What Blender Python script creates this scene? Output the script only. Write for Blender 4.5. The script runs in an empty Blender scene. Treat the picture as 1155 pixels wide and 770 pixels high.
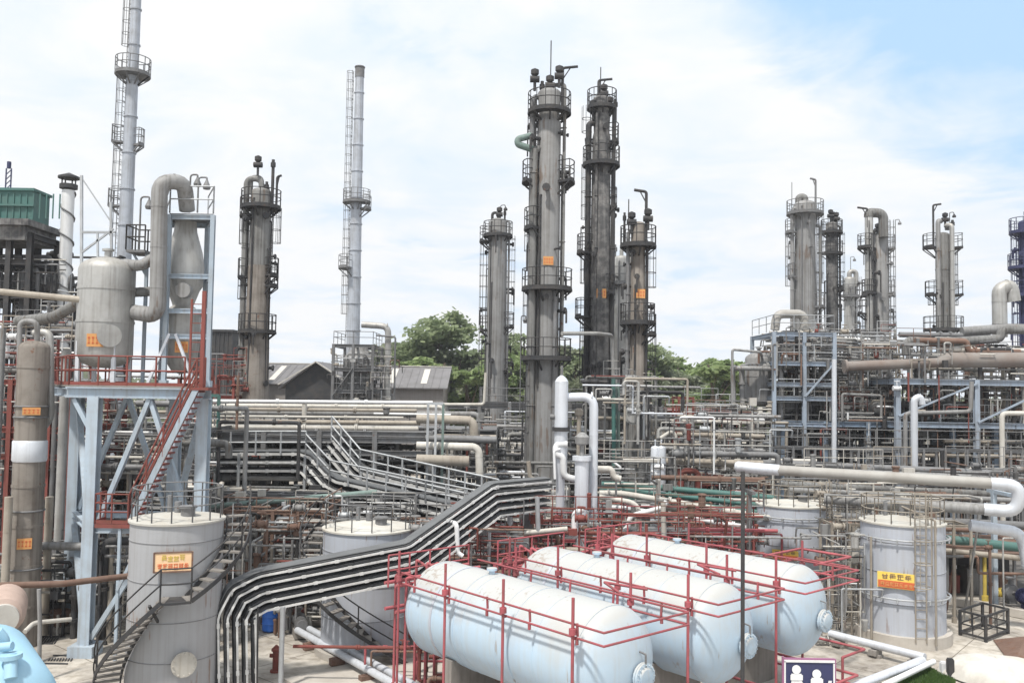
import bpy, math, random
from mathutils import Vector, Matrix
R = math.radians
rnd = random.Random(7)
sc = bpy.context.scene
col = bpy.context.collection

# ------------------------------------------------------------------ camera
CAM_H = 10.0
F = 1000.0                      # focal length in pixels of the 1155 px wide photograph
PITCH = math.atan(52 / F)
ROLL = R(0.9)
fw = Vector((0, math.cos(PITCH), math.sin(PITCH)))
r0 = Vector((1, 0, 0)); u0 = Vector((0, -math.sin(PITCH), math.cos(PITCH)))
cr = math.cos(ROLL) * r0 + math.sin(ROLL) * u0
cu = -math.sin(ROLL) * r0 + math.cos(ROLL) * u0
cd = bpy.data.cameras.new('camera')
cam = bpy.data.objects.new('camera', cd); col.objects.link(cam)
m3 = Matrix((cr, cu, -fw)).transposed()
cam.matrix_world = Matrix.Translation((0, 0, CAM_H)) @ m3.to_4x4()
cd.sensor_width = 36; cd.lens = 36 * F / 1155
cd.clip_start = 0.3; cd.clip_end = 3000
sc.camera = cam

# ------------------------------------------------------------------ light
SUN_EL, SUN_AZ = 62, 208        # azimuth clockwise from +Y (the view direction)
w = bpy.data.worlds.new('World'); sc.world = w; w.use_nodes = True
nt = w.node_tree; nt.nodes.clear()
def nd(t, **k):
    n = nt.nodes.new(t)
    for a, b in k.items(): setattr(n, a, b)
    return n
out = nd('ShaderNodeOutputWorld'); bg = nd('ShaderNodeBackground')
sky = nd('ShaderNodeTexSky', sky_type='NISHITA', sun_disc=False, sun_elevation=R(SUN_EL), sun_rotation=R(SUN_AZ), altitude=20, air_density=1.0, dust_density=2.0)
tc = nd('ShaderNodeTexCoord'); sx = nd('ShaderNodeSeparateXYZ')
nt.links.new(tc.outputs['Generated'], sx.inputs[0])
def math_n(op, a, b=None, clamp=False):
    n = nd('ShaderNodeMath', operation=op, use_clamp=clamp)
    for i, v in enumerate((a, b)):
        if v is None: continue
        if isinstance(v, (int, float)): n.inputs[i].default_value = v
        else: nt.links.new(v, n.inputs[i])
    return n.outputs[0]
zz = math_n('ADD', math_n('MAXIMUM', sx.outputs[2], 0.0), 0.16)
cx = math_n('DIVIDE', sx.outputs[0], zz); cy_ = math_n('DIVIDE', sx.outputs[1], zz)
cmb = nd('ShaderNodeCombineXYZ'); nt.links.new(cx, cmb.inputs[0]); nt.links.new(cy_, cmb.inputs[1]); cmb.inputs[2].default_value = 3.1
def noise(scale, detail, rough, dist=0.0):
    n = nd('ShaderNodeTexNoise'); n.inputs['Scale'].default_value = scale; n.inputs['Detail'].default_value = detail
    n.inputs['Roughness'].default_value = rough; n.inputs['Distortion'].default_value = dist
    nt.links.new(cmb.outputs[0], n.inputs['Vector']); return n.outputs['Fac']
n1 = noise(0.8, 8, 0.55, 0.2); n2 = noise(2.3, 8, 0.58, 0.4)
# the cloud deck thins out towards the high right of the view
dirv = nd('ShaderNodeVectorMath', operation='DOT_PRODUCT')
nrm = nd('ShaderNodeVectorMath', operation='NORMALIZE'); nt.links.new(tc.outputs['Generated'], nrm.inputs[0])
bd = Vector((0.56, 0.90, 0.49)).normalized()
nt.links.new(nrm.outputs[0], dirv.inputs[0]); dirv.inputs[1].default_value = bd
gap = nd('ShaderNodeMapRange'); gap.inputs['From Min'].default_value = 0.953; gap.inputs['From Max'].default_value = 0.998
gap.inputs['To Min'].default_value = 0.0; gap.inputs['To Max'].default_value = 0.31
nt.links.new(dirv.outputs['Value'], gap.inputs['Value'])
cov = math_n('SUBTRACT', math_n('ADD', math_n('MULTIPLY', n1, 0.7), math_n('MULTIPLY', n2, 0.55)), gap.outputs[0])
cr_ = nd('ShaderNodeValToRGB'); e = cr_.color_ramp.elements
e[0].position = 0.34; e[0].color = (0, 0, 0, 1); e[1].position = 0.54; e[1].color = (1, 1, 1, 1)
nt.links.new(cov, cr_.inputs[0])
shade = nd('ShaderNodeValToRGB'); e = shade.color_ramp.elements
e[0].position = 0.38; e[0].color = (7.5, 8.3, 9.2, 1); e[1].position = 0.58; e[1].color = (8.9, 9.0, 9.1, 1)
nt.links.new(n2, shade.inputs[0])
clearsky = nd('ShaderNodeMix', data_type='RGBA'); clearsky.inputs[0].default_value = 0.85
nt.links.new(sky.outputs[0], clearsky.inputs[6]); clearsky.inputs[7].default_value = (4.9, 7.3, 10.6, 1)
mixc = nd('ShaderNodeMix', data_type='RGBA')
nt.links.new(cr_.outputs[0], mixc.inputs[0]); nt.links.new(clearsky.outputs[2], mixc.inputs[6]); nt.links.new(shade.outputs[0], mixc.inputs[7])
nt.links.new(mixc.outputs[2], bg.inputs[0]); bg.inputs[1].default_value = 0.083
nt.links.new(bg.outputs[0], out.inputs[0])

sd = bpy.data.lights.new('sun', 'SUN'); sd.energy = 3.1; sd.angle = R(4); sd.color = (1.0, 0.955, 0.88)
sun = bpy.data.objects.new('sun', sd); col.objects.link(sun)
az = R(SUN_AZ); el = R(SUN_EL)
to_sun = Vector((math.sin(az) * math.cos(el), math.cos(az) * math.cos(el), math.sin(el)))
sun.rotation_euler = to_sun.to_track_quat('Z', 'Y').to_euler(); sun.location = (0, 0, 60)
sc.view_settings.view_transform = 'Standard'; sc.view_settings.look = 'None'
sc.view_settings.gamma = 1.0; sc.view_settings.exposure = 0.48
sc.render.engine = 'CYCLES'
sc.cycles.max_bounces = 5; sc.cycles.diffuse_bounces = 3; sc.cycles.glossy_bounces = 2

# ------------------------------------------------------------------ photograph pixel -> place at depth D (metres north of the camera)
def P(px, py, D):
    d = fw + (px - 577.5) / F * cr + (385 - py) / F * cu
    return Vector((0, 0, CAM_H)) + d * (D / d.y)
def X(px, D, py=450): return P(px, py, D).x
def Z(px, py, D): return P(px, py, D).z

# ------------------------------------------------------------------ mesh builder
ORG = {}
class MB:
    def __init__(s): s.v = []; s.f = []; s.sm = []; s.mi = []; s.cur = 0
    def face(s, idx, smooth=False): s.f.append(idx); s.sm.append(smooth); s.mi.append(s.cur)
    def hexa(s, c):
        b = len(s.v); s.v += [tuple(p) for p in c]
        for q in ((0,3,2,1),(4,5,6,7),(0,1,5,4),(1,2,6,5),(2,3,7,6),(3,0,4,7)): s.face([b+i for i in q])
    def box(s, x0, x1, y0, y1, z0, z1):
        s.hexa([(x0,y0,z0),(x1,y0,z0),(x1,y1,z0),(x0,y1,z0),(x0,y0,z1),(x1,y0,z1),(x1,y1,z1),(x0,y1,z1)]); return s
    def cbox(s, c, sx, sy, sz, rz=0):
        c = Vector(c); M = Matrix.Rotation(rz, 3, 'Z')
        pts = [c + M @ Vector((a*sx/2, b*sy/2, d*sz/2)) for d in (-1,1) for a, b in ((-1,-1),(1,-1),(1,1),(-1,1))]
        s.hexa(pts); return s
    def bar(s, p0, p1, w, h=None, side=None):
        p0 = Vector(p0); p1 = Vector(p1); h = w if h is None else h
        t = (p1 - p0)
        if t.length < 1e-6: return s
        t.normalize()
        if side is None:
            side = t.cross(Vector((0,0,1)))
            side = Vector((1,0,0)) if side.length < 1e-3 else side.normalized()
        else: side = Vector(side).normalized()
        up = side.cross(t).normalized()
        a = side * w/2; b = up * h/2
        s.hexa([p0-a-b, p0+a-b, p0+a+b, p0-a+b, p1-a-b, p1+a-b, p1+a+b, p1-a+b]); return s
    def hbeam(s, p0, p1, w, h, side=None, t=0.03):
        p0 = Vector(p0); p1 = Vector(p1); tt = (p1-p0).normalized()
        if side is None:
            side = tt.cross(Vector((0,0,1))); side = Vector((1,0,0)) if side.length < 1e-3 else side.normalized()
        side = Vector(side).normalized(); up = side.cross(tt).normalized()
        o = up * (h/2 - t/2)
        s.bar(p0+o, p1+o, w, t, side); s.bar(p0-o, p1-o, w, t, side); s.bar(p0, p1, t, h-2*t, side); return s
    def tube(s, pts, r, n=10, fillet=None, caps=True, r1=None):
        pts = [Vector(p) for p in pts]
        q = [pts[0]]
        for i in range(1, len(pts)-1):
            a, b, c = pts[i-1], pts[i], pts[i+1]
            d0 = (a-b); d1 = (c-b); l0, l1 = d0.length, d1.length
            if l0 < 1e-6 or l1 < 1e-6: continue
            fl = min(fillet if fillet is not None else 1.6*r, l0*0.48, l1*0.48)
            d0.normalize(); d1.normalize()
            if fl < 1e-4 or d0.dot(d1) < -0.999: q.append(b); continue
            A = b + d0*fl; B = b + d1*fl; k = 5
            for j in range(k+1):
                t = j/k; q.append(A*(1-t)**2 + b*2*t*(1-t) + B*t*t)
        q.append(pts[-1])
        q2 = [q[0]]
        for p in q[1:]:
            if (p-q2[-1]).length > 1e-5: q2.append(p)
        q = q2
        if len(q) < 2: return s
        t0 = (q[1]-q[0]).normalized()
        a = t0.orthogonal().normalized(); b0 = len(s.v)
        L = len(q)
        for i, p in enumerate(q):
            if i == 0: t = t0
            elif i == L-1: t = (q[i]-q[i-1]).normalized()
            else:
                t = (q[i+1]-q[i]).normalized() + (q[i]-q[i-1]).normalized()
                t = t.normalized() if t.length > 1e-6 else t0
            a = a - t*a.dot(t)
            a = a.normalized() if a.length > 1e-6 else t.orthogonal().normalized()
            bb = t.cross(a); rr = r if r1 is None else r + (r1-r)*i/(L-1)
            for k in range(n):
                th = 2*math.pi*k/n; s.v.append(tuple(p + (a*math.cos(th) + bb*math.sin(th))*rr))
        for i in range(L-1):
            for k in range(n):
                k2 = (k+1) % n
                s.face([b0+i*n+k, b0+i*n+k2, b0+(i+1)*n+k2, b0+(i+1)*n+k], True)
        if caps:
            c0 = len(s.v); s.v += s.v[b0:b0+n] + s.v[b0+(L-1)*n:b0+L*n]
            s.face([c0+k for k in range(n)][::-1]); s.face([c0+n+k for k in range(n)])
        return s
    def cyl(s, p0, p1, r, n=16, r1=None, caps=True): return s.tube([p0, p1], r, n, caps=caps, r1=r1)
    def lathe(s, base, axis, prof, n=24, cap=True):
        """prof: list of (distance along axis, radius)"""
        base = Vector(base); t = Vector(axis).normalized(); a = t.orthogonal().normalized()
        if abs(t.z) > 0.99: a = Vector((1,0,0))
        b = t.cross(a); b0 = len(s.v)
        def ringv(d, r):
            i0 = len(s.v)
            for k in range(n):
                th = 2*math.pi*k/n; s.v.append(tuple(base + t*d + (a*math.cos(th)+b*math.sin(th))*max(r, 1e-4)))
            return i0
        prev = None; last = None; first = None
        for i in range(len(prof)-1):
            (d0, q0_), (d1, q1_) = prof[i], prof[i+1]
            ang = math.atan2(q1_-q0_, d1-d0)
            if last is None or abs(ang-prev) > 0.55: lo = ringv(d0, q0_)
            else: lo = last
            if first is None: first = lo
            hi = ringv(d1, q1_)
            for k in range(n):
                k2 = (k+1) % n; s.face([lo+k, lo+k2, hi+k2, hi+k], True)
            prev = ang; last = hi
        if cap:
            f0 = ringv(*prof[0]); f1 = ringv(*prof[-1])
            s.face([f0+k for k in range(n)][::-1]); s.face([f1+k for k in range(n)])
            return s
        if cap:
            s.face([b0+k for k in range(n)][::-1]); s.face([b0+(len(prof)-1)*n+k for k in range(n)])
        return s
    def ring(s, c, Rr, r, n=28, m=5, axis=(0,0,1), a0=0, a1=360):
        c = Vector(c); t = Vector(axis).normalized(); a = t.orthogonal().normalized() if abs(t.z) < 0.99 else Vector((1,0,0)); b = t.cross(a)
        full = abs(a1-a0) >= 359.9; cnt = n if full else max(3, int(n*abs(a1-a0)/360))
        pts = [c + (a*math.cos(R(a0+(a1-a0)*i/cnt)) + b*math.sin(R(a0+(a1-a0)*i/cnt)))*Rr for i in range(cnt+1)]
        return s.tube(pts, r, m, fillet=0, caps=not full)
    def annulus(s, c, r0_, r1_, h, a0=0, a1=360, n=28):
        c = Vector(c); full = abs(a1-a0) >= 359.9; cnt = n if full else max(3, int(n*abs(a1-a0)/360)); b0 = len(s.v)
        for i in range(cnt+1):
            th = R(a0+(a1-a0)*i/cnt); d = Vector((math.cos(th), math.sin(th), 0))
            for rr, zz_ in ((r0_, 0), (r1_, 0), (r1_, h), (r0_, h)): s.v.append(tuple(c + d*rr + Vector((0,0,zz_))))
        for i in range(cnt):
            for k in range(4):
                k2 = (k+1) % 4; s.face([b0+i*4+k, b0+(i+1)*4+k, b0+(i+1)*4+k2, b0+i*4+k2])
        if not full:
            s.face([b0, b0+1, b0+2, b0+3]); e_ = b0+cnt*4; s.face([e_+3, e_+2, e_+1, e_])
        return s
    def poly(s, pts, h):
        """flat polygon extruded down by h"""
        n = len(pts); b = len(s.v)
        s.v += [tuple(p) for p in pts] + [(p[0], p[1], p[2]-h) for p in pts]
        s.face(list(range(b, b+n))); s.face(list(range(b+2*n-1, b+n-1, -1)))
        for i in range(n):
            j = (i+1) % n; s.face([b+i, b+n+i, b+n+j, b+j])
        return s
    def rail(s, pts, h=1.1, step=1.4, r=0.028, rails=(1.0, 0.52), toe=True, closed=False):
        pts = [Vector(p) for p in pts]
        if closed: pts = pts + [pts[0]]
        up = Vector((0,0,1))
        for a, b in zip(pts[:-1], pts[1:]):
            L = (b-a).length; k = max(1, round(L/step))
            for i in range(k+1):
                p = a + (b-a)*i/k; s.tube([p, p+up*h], r*1.1, 5)
            for q in rails: s.tube([a+up*h*q, b+up*h*q], r, 5)
            if toe: s.bar(a+up*0.07, b+up*0.07, 0.02, 0.12)
        return s
    def build(s, name, mat, parent=None, origin=None):
        me = bpy.data.meshes.new(name)
        if origin is None:
            if parent is not None: origin = ORG[parent.name]
            else:
                xs = [p[0] for p in s.v]; ys = [p[1] for p in s.v]; zs = [p[2] for p in s.v]
                origin = Vector(((min(xs)+max(xs))/2, (min(ys)+max(ys))/2, min(zs)))
        o_ = Vector(origin)
        me.from_pydata([(p[0]-o_.x, p[1]-o_.y, p[2]-o_.z) for p in s.v], [], s.f)
        me.polygons.foreach_set('use_smooth', s.sm)
        mats = mat if isinstance(mat, (list, tuple)) else [mat]
        for m in mats: me.materials.append(m)
        if len(mats) > 1: me.polygons.foreach_set('material_index', s.mi)
        me.update()
        ob = bpy.data.objects.new(name, me); col.objects.link(ob)
        if parent is not None:
            ob.parent = parent; ob.location = o_ - ORG[parent.name]
        else: ob.location = o_
        ORG[ob.name] = o_.copy()
        return ob

def tag(o, label=None, cat=None, group=None, kind=None):
    if label: o['label'] = label
    if cat: o['category'] = cat
    if group: o['group'] = group
    if kind: o['kind'] = kind
    return o
def thing(name, loc, label, cat, group=None):
    o = bpy.data.objects.new(name, None); o.empty_display_size = 0.2; col.objects.link(o)
    o.location = loc; ORG[o.name] = Vector(loc); return tag(o, label, cat, group)

# ------------------------------------------------------------------ materials
def material(name, base, rough=0.6, metal=0.0, dirt=(0.1,0.08,0.06), damt=0.35, scale=1.2, streak=0.0, rust=0.0, bump=0.0, stretch=0.22, var=0.12):
    m = bpy.data.materials.new(name); m.use_nodes = True; t = m.node_tree; t.nodes.clear()
    N = lambda ty: t.nodes.new(ty); K = t.links.new
    o = N('ShaderNodeOutputMaterial'); b = N('ShaderNodeBsdfPrincipled'); K(b.outputs[0], o.inputs[0])
    c = N('ShaderNodeTexCoord'); oi = N('ShaderNodeObjectInfo')
    off = N('ShaderNodeVectorMath'); off.operation = 'ADD'
    mul = N('ShaderNodeMath'); mul.operation = 'MULTIPLY'; mul.inputs[1].default_value = 37.0; K(oi.outputs['Random'], mul.inputs[0])
    K(c.outputs['Object'], off.inputs[0]); K(mul.outputs[0], off.inputs[1])
    n = N('ShaderNodeTexNoise'); n.inputs['Scale'].default_value = scale; n.inputs['Detail'].default_value = 7; n.inputs['Roughness'].default_value = 0.65
    K(off.outputs[0], n.inputs['Vector'])
    rp = N('ShaderNodeValToRGB'); rp.color_ramp.elements[0].position = 0.42; rp.color_ramp.elements[1].position = 0.72
    K(n.outputs['Fac'], rp.inputs[0])
    f = N('ShaderNodeMath'); f.operation = 'MULTIPLY'; f.inputs[1].default_value = damt; K(rp.outputs[0], f.inputs[0])
    fac = f.outputs[0]
    if streak > 0:
        mp = N('ShaderNodeMapping'); mp.inputs['Scale'].default_value = (5.0, 5.0, stretch); K(off.outputs[0], mp.inputs[0])
        n2_ = N('ShaderNodeTexNoise'); n2_.inputs['Scale'].default_value = 1.6; n2_.inputs['Detail'].default_value = 5; K(mp.outputs[0], n2_.inputs['Vector'])
        r2 = N('ShaderNodeValToRGB'); r2.color_ramp.elements[0].position = 0.47; r2.color_ramp.elements[1].position = 0.75; K(n2_.outputs['Fac'], r2.inputs[0])
        f2 = N('ShaderNodeMath'); f2.operation = 'MULTIPLY'; f2.inputs[1].default_value = streak; K(r2.outputs[0], f2.inputs[0])
        ad = N('ShaderNodeMath'); ad.operation = 'ADD'; ad.use_clamp = True; K(fac, ad.inputs[0]); K(f2.outputs[0], ad.inputs[1]); fac = ad.outputs[0]
    hv = N('ShaderNodeHueSaturation'); hv.inputs['Color'].default_value = (*base, 1)
    vr = N('ShaderNodeMapRange'); vr.inputs['To Min'].default_value = 1-var; vr.inputs['To Max'].default_value = 1+var; K(oi.outputs['Random'], vr.inputs['Value'])
    K(vr.outputs[0], hv.inputs['Value'])
    mx = N('ShaderNodeMix'); mx.data_type = 'RGBA'; K(fac, mx.inputs[0]); K(hv.outputs[0], mx.inputs[6]); mx.inputs[7].default_value = (*dirt, 1)
    cur = mx.outputs[2]
    if rust > 0:
        n3 = N('ShaderNodeTexNoise'); n3.inputs['Scale'].default_value = scale*2.7; n3.inputs['Detail'].default_value = 9; n3.inputs['Roughness'].default_value = 0.75
        K(off.outputs[0], n3.inputs['Vector'])
        r3 = N('ShaderNodeValToRGB'); r3.color_ramp.elements[0].position = 0.66-0.2*rust; r3.color_ramp.elements[1].position = 0.72-0.16*rust; K(n3.outputs['Fac'], r3.inputs[0])
        m2 = N('ShaderNodeMix'); m2.data_type = 'RGBA'; K(r3.outputs[0], m2.inputs[0]); K(cur, m2.inputs[6]); m2.inputs[7].default_value = (0.16, 0.065, 0.03, 1)
        cur = m2.outputs[2]
    K(cur, b.inputs['Base Color'])
    rr = N('ShaderNodeMapRange'); rr.inputs['To Min'].default_value = rough; rr.inputs['To Max'].default_value = min(1, rough+0.25); K(n.outputs['Fac'], rr.inputs['Value']); K(rr.outputs[0], b.inputs['Roughness'])
    b.inputs['Metallic'].default_value = metal
    if bump > 0:
        bp = N('ShaderNodeBump'); bp.inputs['Strength'].default_value = bump; bp.inputs['Distance'].default_value = 0.05
        K(n.outputs['Fac'], bp.inputs['Height']); K(bp.outputs[0], b.inputs['Normal'])
    return m
M = dict(
 clad   = material('aluminium_cladding', (0.44,0.44,0.43), 0.42, 0.35, (0.12,0.10,0.08), 0.35, 1.0, 0.4, 0, 0.15),
 shiny  = material('bright_cladding', (0.68,0.71,0.76), 0.38, 0.30, (0.3,0.3,0.3), 0.22, 1.0, 0.25, 0, 0.1),
 colg   = material('weathered_grey_shell', (0.22,0.22,0.215), 0.6, 0.1, (0.06,0.055,0.05), 0.5, 0.7, 0.75, 0.15, 0.15, 0.08),
 coll   = material('pale_grey_shell', (0.29,0.29,0.29), 0.55, 0.15, (0.10,0.09,0.08), 0.4, 0.8, 0.6, 0.05, 0.15, 0.08),
 cold   = material('sooty_shell', (0.07,0.07,0.072), 0.65, 0.05, (0.30,0.29,0.28), 0.75, 2.2, 0.35, 0.2, 0.2, 0.08),
 dark   = material('dark_steel', (0.04,0.041,0.045), 0.6, 0.2, (0.14,0.12,0.10), 0.4, 1.5, 0, 0.15),
 grey   = material('grey_steel', (0.20,0.203,0.21), 0.55, 0.2, (0.08,0.065,0.05), 0.45, 1.4, 0.2, 0.2),
 galv   = material('galvanised_steel', (0.46,0.48,0.50), 0.45, 0.35, (0.2,0.18,0.16), 0.35, 2.0, 0.2, 0.08),
 blue   = material('blue_grey_paint', (0.40,0.48,0.56), 0.55, 0.0, (0.22,0.19,0.16), 0.4, 0.9, 0.35, 0.12, 0.05),
 blued  = material('slate_blue_paint', (0.20,0.27,0.36), 0.55, 0.0, (0.12,0.10,0.09), 0.4, 1.2, 0.3, 0.15),
 navy   = material('navy_paint', (0.035,0.04,0.11), 0.5, 0.0, (0.05,0.05,0.06), 0.4, 1.0),
 red    = material('faded_red_paint', (0.37,0.085,0.10), 0.65, 0.0, (0.17,0.09,0.08), 0.7, 2.5, 0, 0.3, var=.2),
 redd   = material('rusty_red_paint', (0.22,0.06,0.05), 0.7, 0.0, (0.13,0.06,0.04), 0.6, 1.5, 0, 0.3),
 rustm  = material('rusty_steel', (0.20,0.13,0.10), 0.8, 0.0, (0.10,0.05,0.035), 0.6, 1.2, 0.3, 0.4, 0.2),
 tan    = material('tan_cladding', (0.37,0.335,0.285), 0.6, 0.1, (0.16,0.12,0.09), 0.45, 0.8, 0.3, 0.1, 0.1),
 cream  = material('cream_paint', (0.55,0.53,0.49), 0.6, 0.0, (0.28,0.24,0.18), 0.4, 0.9, 0.3, 0.05, 0.05),
 green  = material('green_paint', (0.055,0.16,0.145), 0.5, 0.0, (0.12,0.14,0.12), 0.4, 1.0, 0.2, 0.08),
 greeng = material('grey_green_steel', (0.17,0.24,0.22), 0.6, 0.0, (0.1,0.1,0.09), 0.5, 1.4, 0.2, 0.2),
 tank   = material('tank_grey_paint', (0.34,0.345,0.36), 0.5, 0.05, (0.26,0.25,0.24), 0.3, 0.6, 0.42, 0.0, 0.05, 0.12),
 tankl  = material('tank_light_paint', (0.46,0.49,0.55), 0.5, 0.0, (0.34,0.33,0.32), 0.22, 0.6, 0.3, 0.0, 0.05, 0.12),
 roof_t = material('tank_roof_paint', (0.50,0.49,0.45), 0.6, 0.0, (0.33,0.27,0.20), 0.5, 1.1, 0, 0.12, 0.05),
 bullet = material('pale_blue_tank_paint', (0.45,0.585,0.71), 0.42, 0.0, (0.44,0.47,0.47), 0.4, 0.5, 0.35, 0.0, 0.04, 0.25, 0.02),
 white  = material('white_paint', (0.74,0.75,0.76), 0.5, 0.0, (0.4,0.38,0.35), 0.25, 1.5, 0.15, 0),
 skyb   = material('sky_blue_vessel_paint', (0.36,0.60,0.76), 0.4, 0.0, (0.3,0.42,0.5), 0.35, 1.0),
 traym  = material('grey_tray_rail', (0.66,0.66,0.65), 0.5, 0.2, (0.25,0.24,0.22), 0.5, 3.0),
 bluem  = material('slate_frame_paint', (0.32,0.38,0.46), 0.55, 0.0, (0.16,0.14,0.12), 0.45, 0.9, 0.35, 0.15),
 pinkd  = material('dull_pink_paint', (0.45,0.34,0.29), 0.6, 0.0, (0.25,0.18,0.14), 0.5, 1.2, 0.2, 0.1),
 brown  = material('grimy_brown_shell', (0.25,0.225,0.20), 0.65, 0.05, (0.09,0.07,0.055), 0.6, 0.8, 0.6, 0.28, 0.2, 0.1),
 stackm = material('grey_stack_cladding', (0.43,0.46,0.51), 0.45, 0.3, (0.2,0.19,0.18), 0.4, 1.0, 0.5, 0.03, 0.1, 0.1),
 orange = material('orange_plate', (0.68,0.33,0.12), 0.6, 0.0, (0.6,0.35,0.12), 0.4, 3.0),
 sorange= material('sign_orange', (0.80,0.55,0.33), 0.6, 0.0, (0.7,0.5,0.3), 0.3, 3.0),
 sred   = material('sign_red', (0.62,0.14,0.05), 0.6, 0.0, (0.5,0.2,0.08), 0.3, 3.0),
 syellow= material('sign_yellow', (0.78,0.55,0.10), 0.6, 0.0, (0.7,0.6,0.3), 0.3, 3.0),
 yellow = material('yellow_paint', (0.55,0.42,0.08), 0.6, 0.0, (0.3,0.24,0.1), 0.4, 2.0),
 conc   = material('concrete', (0.46,0.43,0.39), 0.85, 0.0, (0.25,0.22,0.18), 0.5, 0.6, 0.1, 0, 0.2),
 concd  = material('stained_concrete', (0.27,0.25,0.23), 0.85, 0.0, (0.10,0.09,0.08), 0.6, 0.6, 0.3, 0.05, 0.2),
 cable  = material('black_cable_sheath', (0.05,0.052,0.056), 0.55, 0.0, (0.12,0.12,0.12), 0.3, 2.0),
 trayg  = material('dark_tray_cover', (0.16,0.165,0.17), 0.5, 0.3, (0.08,0.08,0.08), 0.4, 1.5),
 roofd  = material('dark_roof_sheet', (0.17,0.165,0.17), 0.7, 0.0, (0.09,0.085,0.08), 0.5, 0.5),
 brick  = material('grey_render', (0.30,0.28,0.27), 0.85, 0.0, (0.16,0.14,0.12), 0.5, 0.4, 0.3),
 barrel = material('blue_plastic', (0.03,0.16,0.62), 0.35, 0.0, (0.1,0.2,0.5), 0.2, 2.0),
 bark   = material('bark', (0.13,0.10,0.075), 0.9, 0.0, (0.06,0.05,0.04), 0.6, 2.0),
 sheet  = material('white_sheet', (0.56,0.54,0.50), 0.85, 0.0, (0.36,0.33,0.29), 0.6, 1.6, 0, 0, 0.5),
 beige  = material('beige_cladding', (0.34,0.33,0.31), 0.55, 0.1, (0.20,0.17,0.14), 0.45, 0.9),
 pipeln = material('weathered_pipeline', (0.23,0.21,0.195), 0.65, 0.05, (0.17,0.10,0.07), 0.65, 0.45, 0, 0.25),
)
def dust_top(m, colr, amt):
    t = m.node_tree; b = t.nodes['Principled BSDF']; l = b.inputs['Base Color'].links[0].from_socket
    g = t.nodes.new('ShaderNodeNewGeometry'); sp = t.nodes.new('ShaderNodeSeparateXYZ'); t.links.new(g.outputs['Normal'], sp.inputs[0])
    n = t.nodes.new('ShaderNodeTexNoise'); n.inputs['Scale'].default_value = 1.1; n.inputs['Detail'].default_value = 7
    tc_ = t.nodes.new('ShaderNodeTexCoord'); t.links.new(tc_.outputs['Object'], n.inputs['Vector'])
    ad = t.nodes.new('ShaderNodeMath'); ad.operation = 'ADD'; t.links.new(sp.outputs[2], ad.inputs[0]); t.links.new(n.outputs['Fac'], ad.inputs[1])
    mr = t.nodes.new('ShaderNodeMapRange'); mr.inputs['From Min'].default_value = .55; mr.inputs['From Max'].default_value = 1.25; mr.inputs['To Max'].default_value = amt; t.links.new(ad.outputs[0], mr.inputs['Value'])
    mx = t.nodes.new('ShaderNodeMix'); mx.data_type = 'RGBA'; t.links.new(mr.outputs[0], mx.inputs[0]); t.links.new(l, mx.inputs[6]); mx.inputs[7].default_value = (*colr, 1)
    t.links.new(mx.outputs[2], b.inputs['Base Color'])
dust_top(M['bullet'], (0.46,0.445,0.415), 0.85)  # dust plus the sunlit look of the tank tops, painted cream by normal
def rust_runs(m, scale, thr, colr=(0.20,0.10,0.05)):
    # sparse thin rust runs with their own shape
    t = m.node_tree; b = t.nodes['Principled BSDF']; l = b.inputs['Base Color'].links[0].from_socket
    tc_ = t.nodes.new('ShaderNodeTexCoord'); mp = t.nodes.new('ShaderNodeMapping'); mp.inputs['Scale'].default_value = (scale, scale, scale*.07); t.links.new(tc_.outputs['Object'], mp.inputs[0])
    n = t.nodes.new('ShaderNodeTexNoise'); n.inputs['Scale'].default_value = 1.0; n.inputs['Detail'].default_value = 3; t.links.new(mp.outputs[0], n.inputs['Vector'])
    n2_ = t.nodes.new('ShaderNodeTexNoise'); n2_.inputs['Scale'].default_value = .7; n2_.inputs['Detail'].default_value = 6; t.links.new(tc_.outputs['Object'], n2_.inputs['Vector'])
    mu = t.nodes.new('ShaderNodeMath'); mu.operation = 'MULTIPLY'; t.links.new(n.outputs['Fac'], mu.inputs[0]); t.links.new(n2_.outputs['Fac'], mu.inputs[1])
    mr = t.nodes.new('ShaderNodeMapRange'); mr.inputs['From Min'].default_value = thr; mr.inputs['From Max'].default_value = thr+.05; mr.inputs['To Max'].default_value = .6; t.links.new(mu.outputs[0], mr.inputs['Value'])
    mx = t.nodes.new('ShaderNodeMix'); mx.data_type = 'RGBA'; t.links.new(mr.outputs[0], mx.inputs[0]); t.links.new(l, mx.inputs[6]); mx.inputs[7].default_value = (*colr, 1)
    t.links.new(mx.outputs[2], b.inputs['Base Color'])
rust_runs(M['bullet'], 9, .37, (0.30,0.24,0.19)); rust_runs(M['tankl'], 9, .36); rust_runs(M['tank'], 9, .35); rust_runs(M['coll'], 6, .34, (.13,.08,.05)); rust_runs(M['colg'], 6, .34, (.12,.08,.05))
dust_top(M['clad'], (0.40,0.37,0.32), 0.4)
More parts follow.
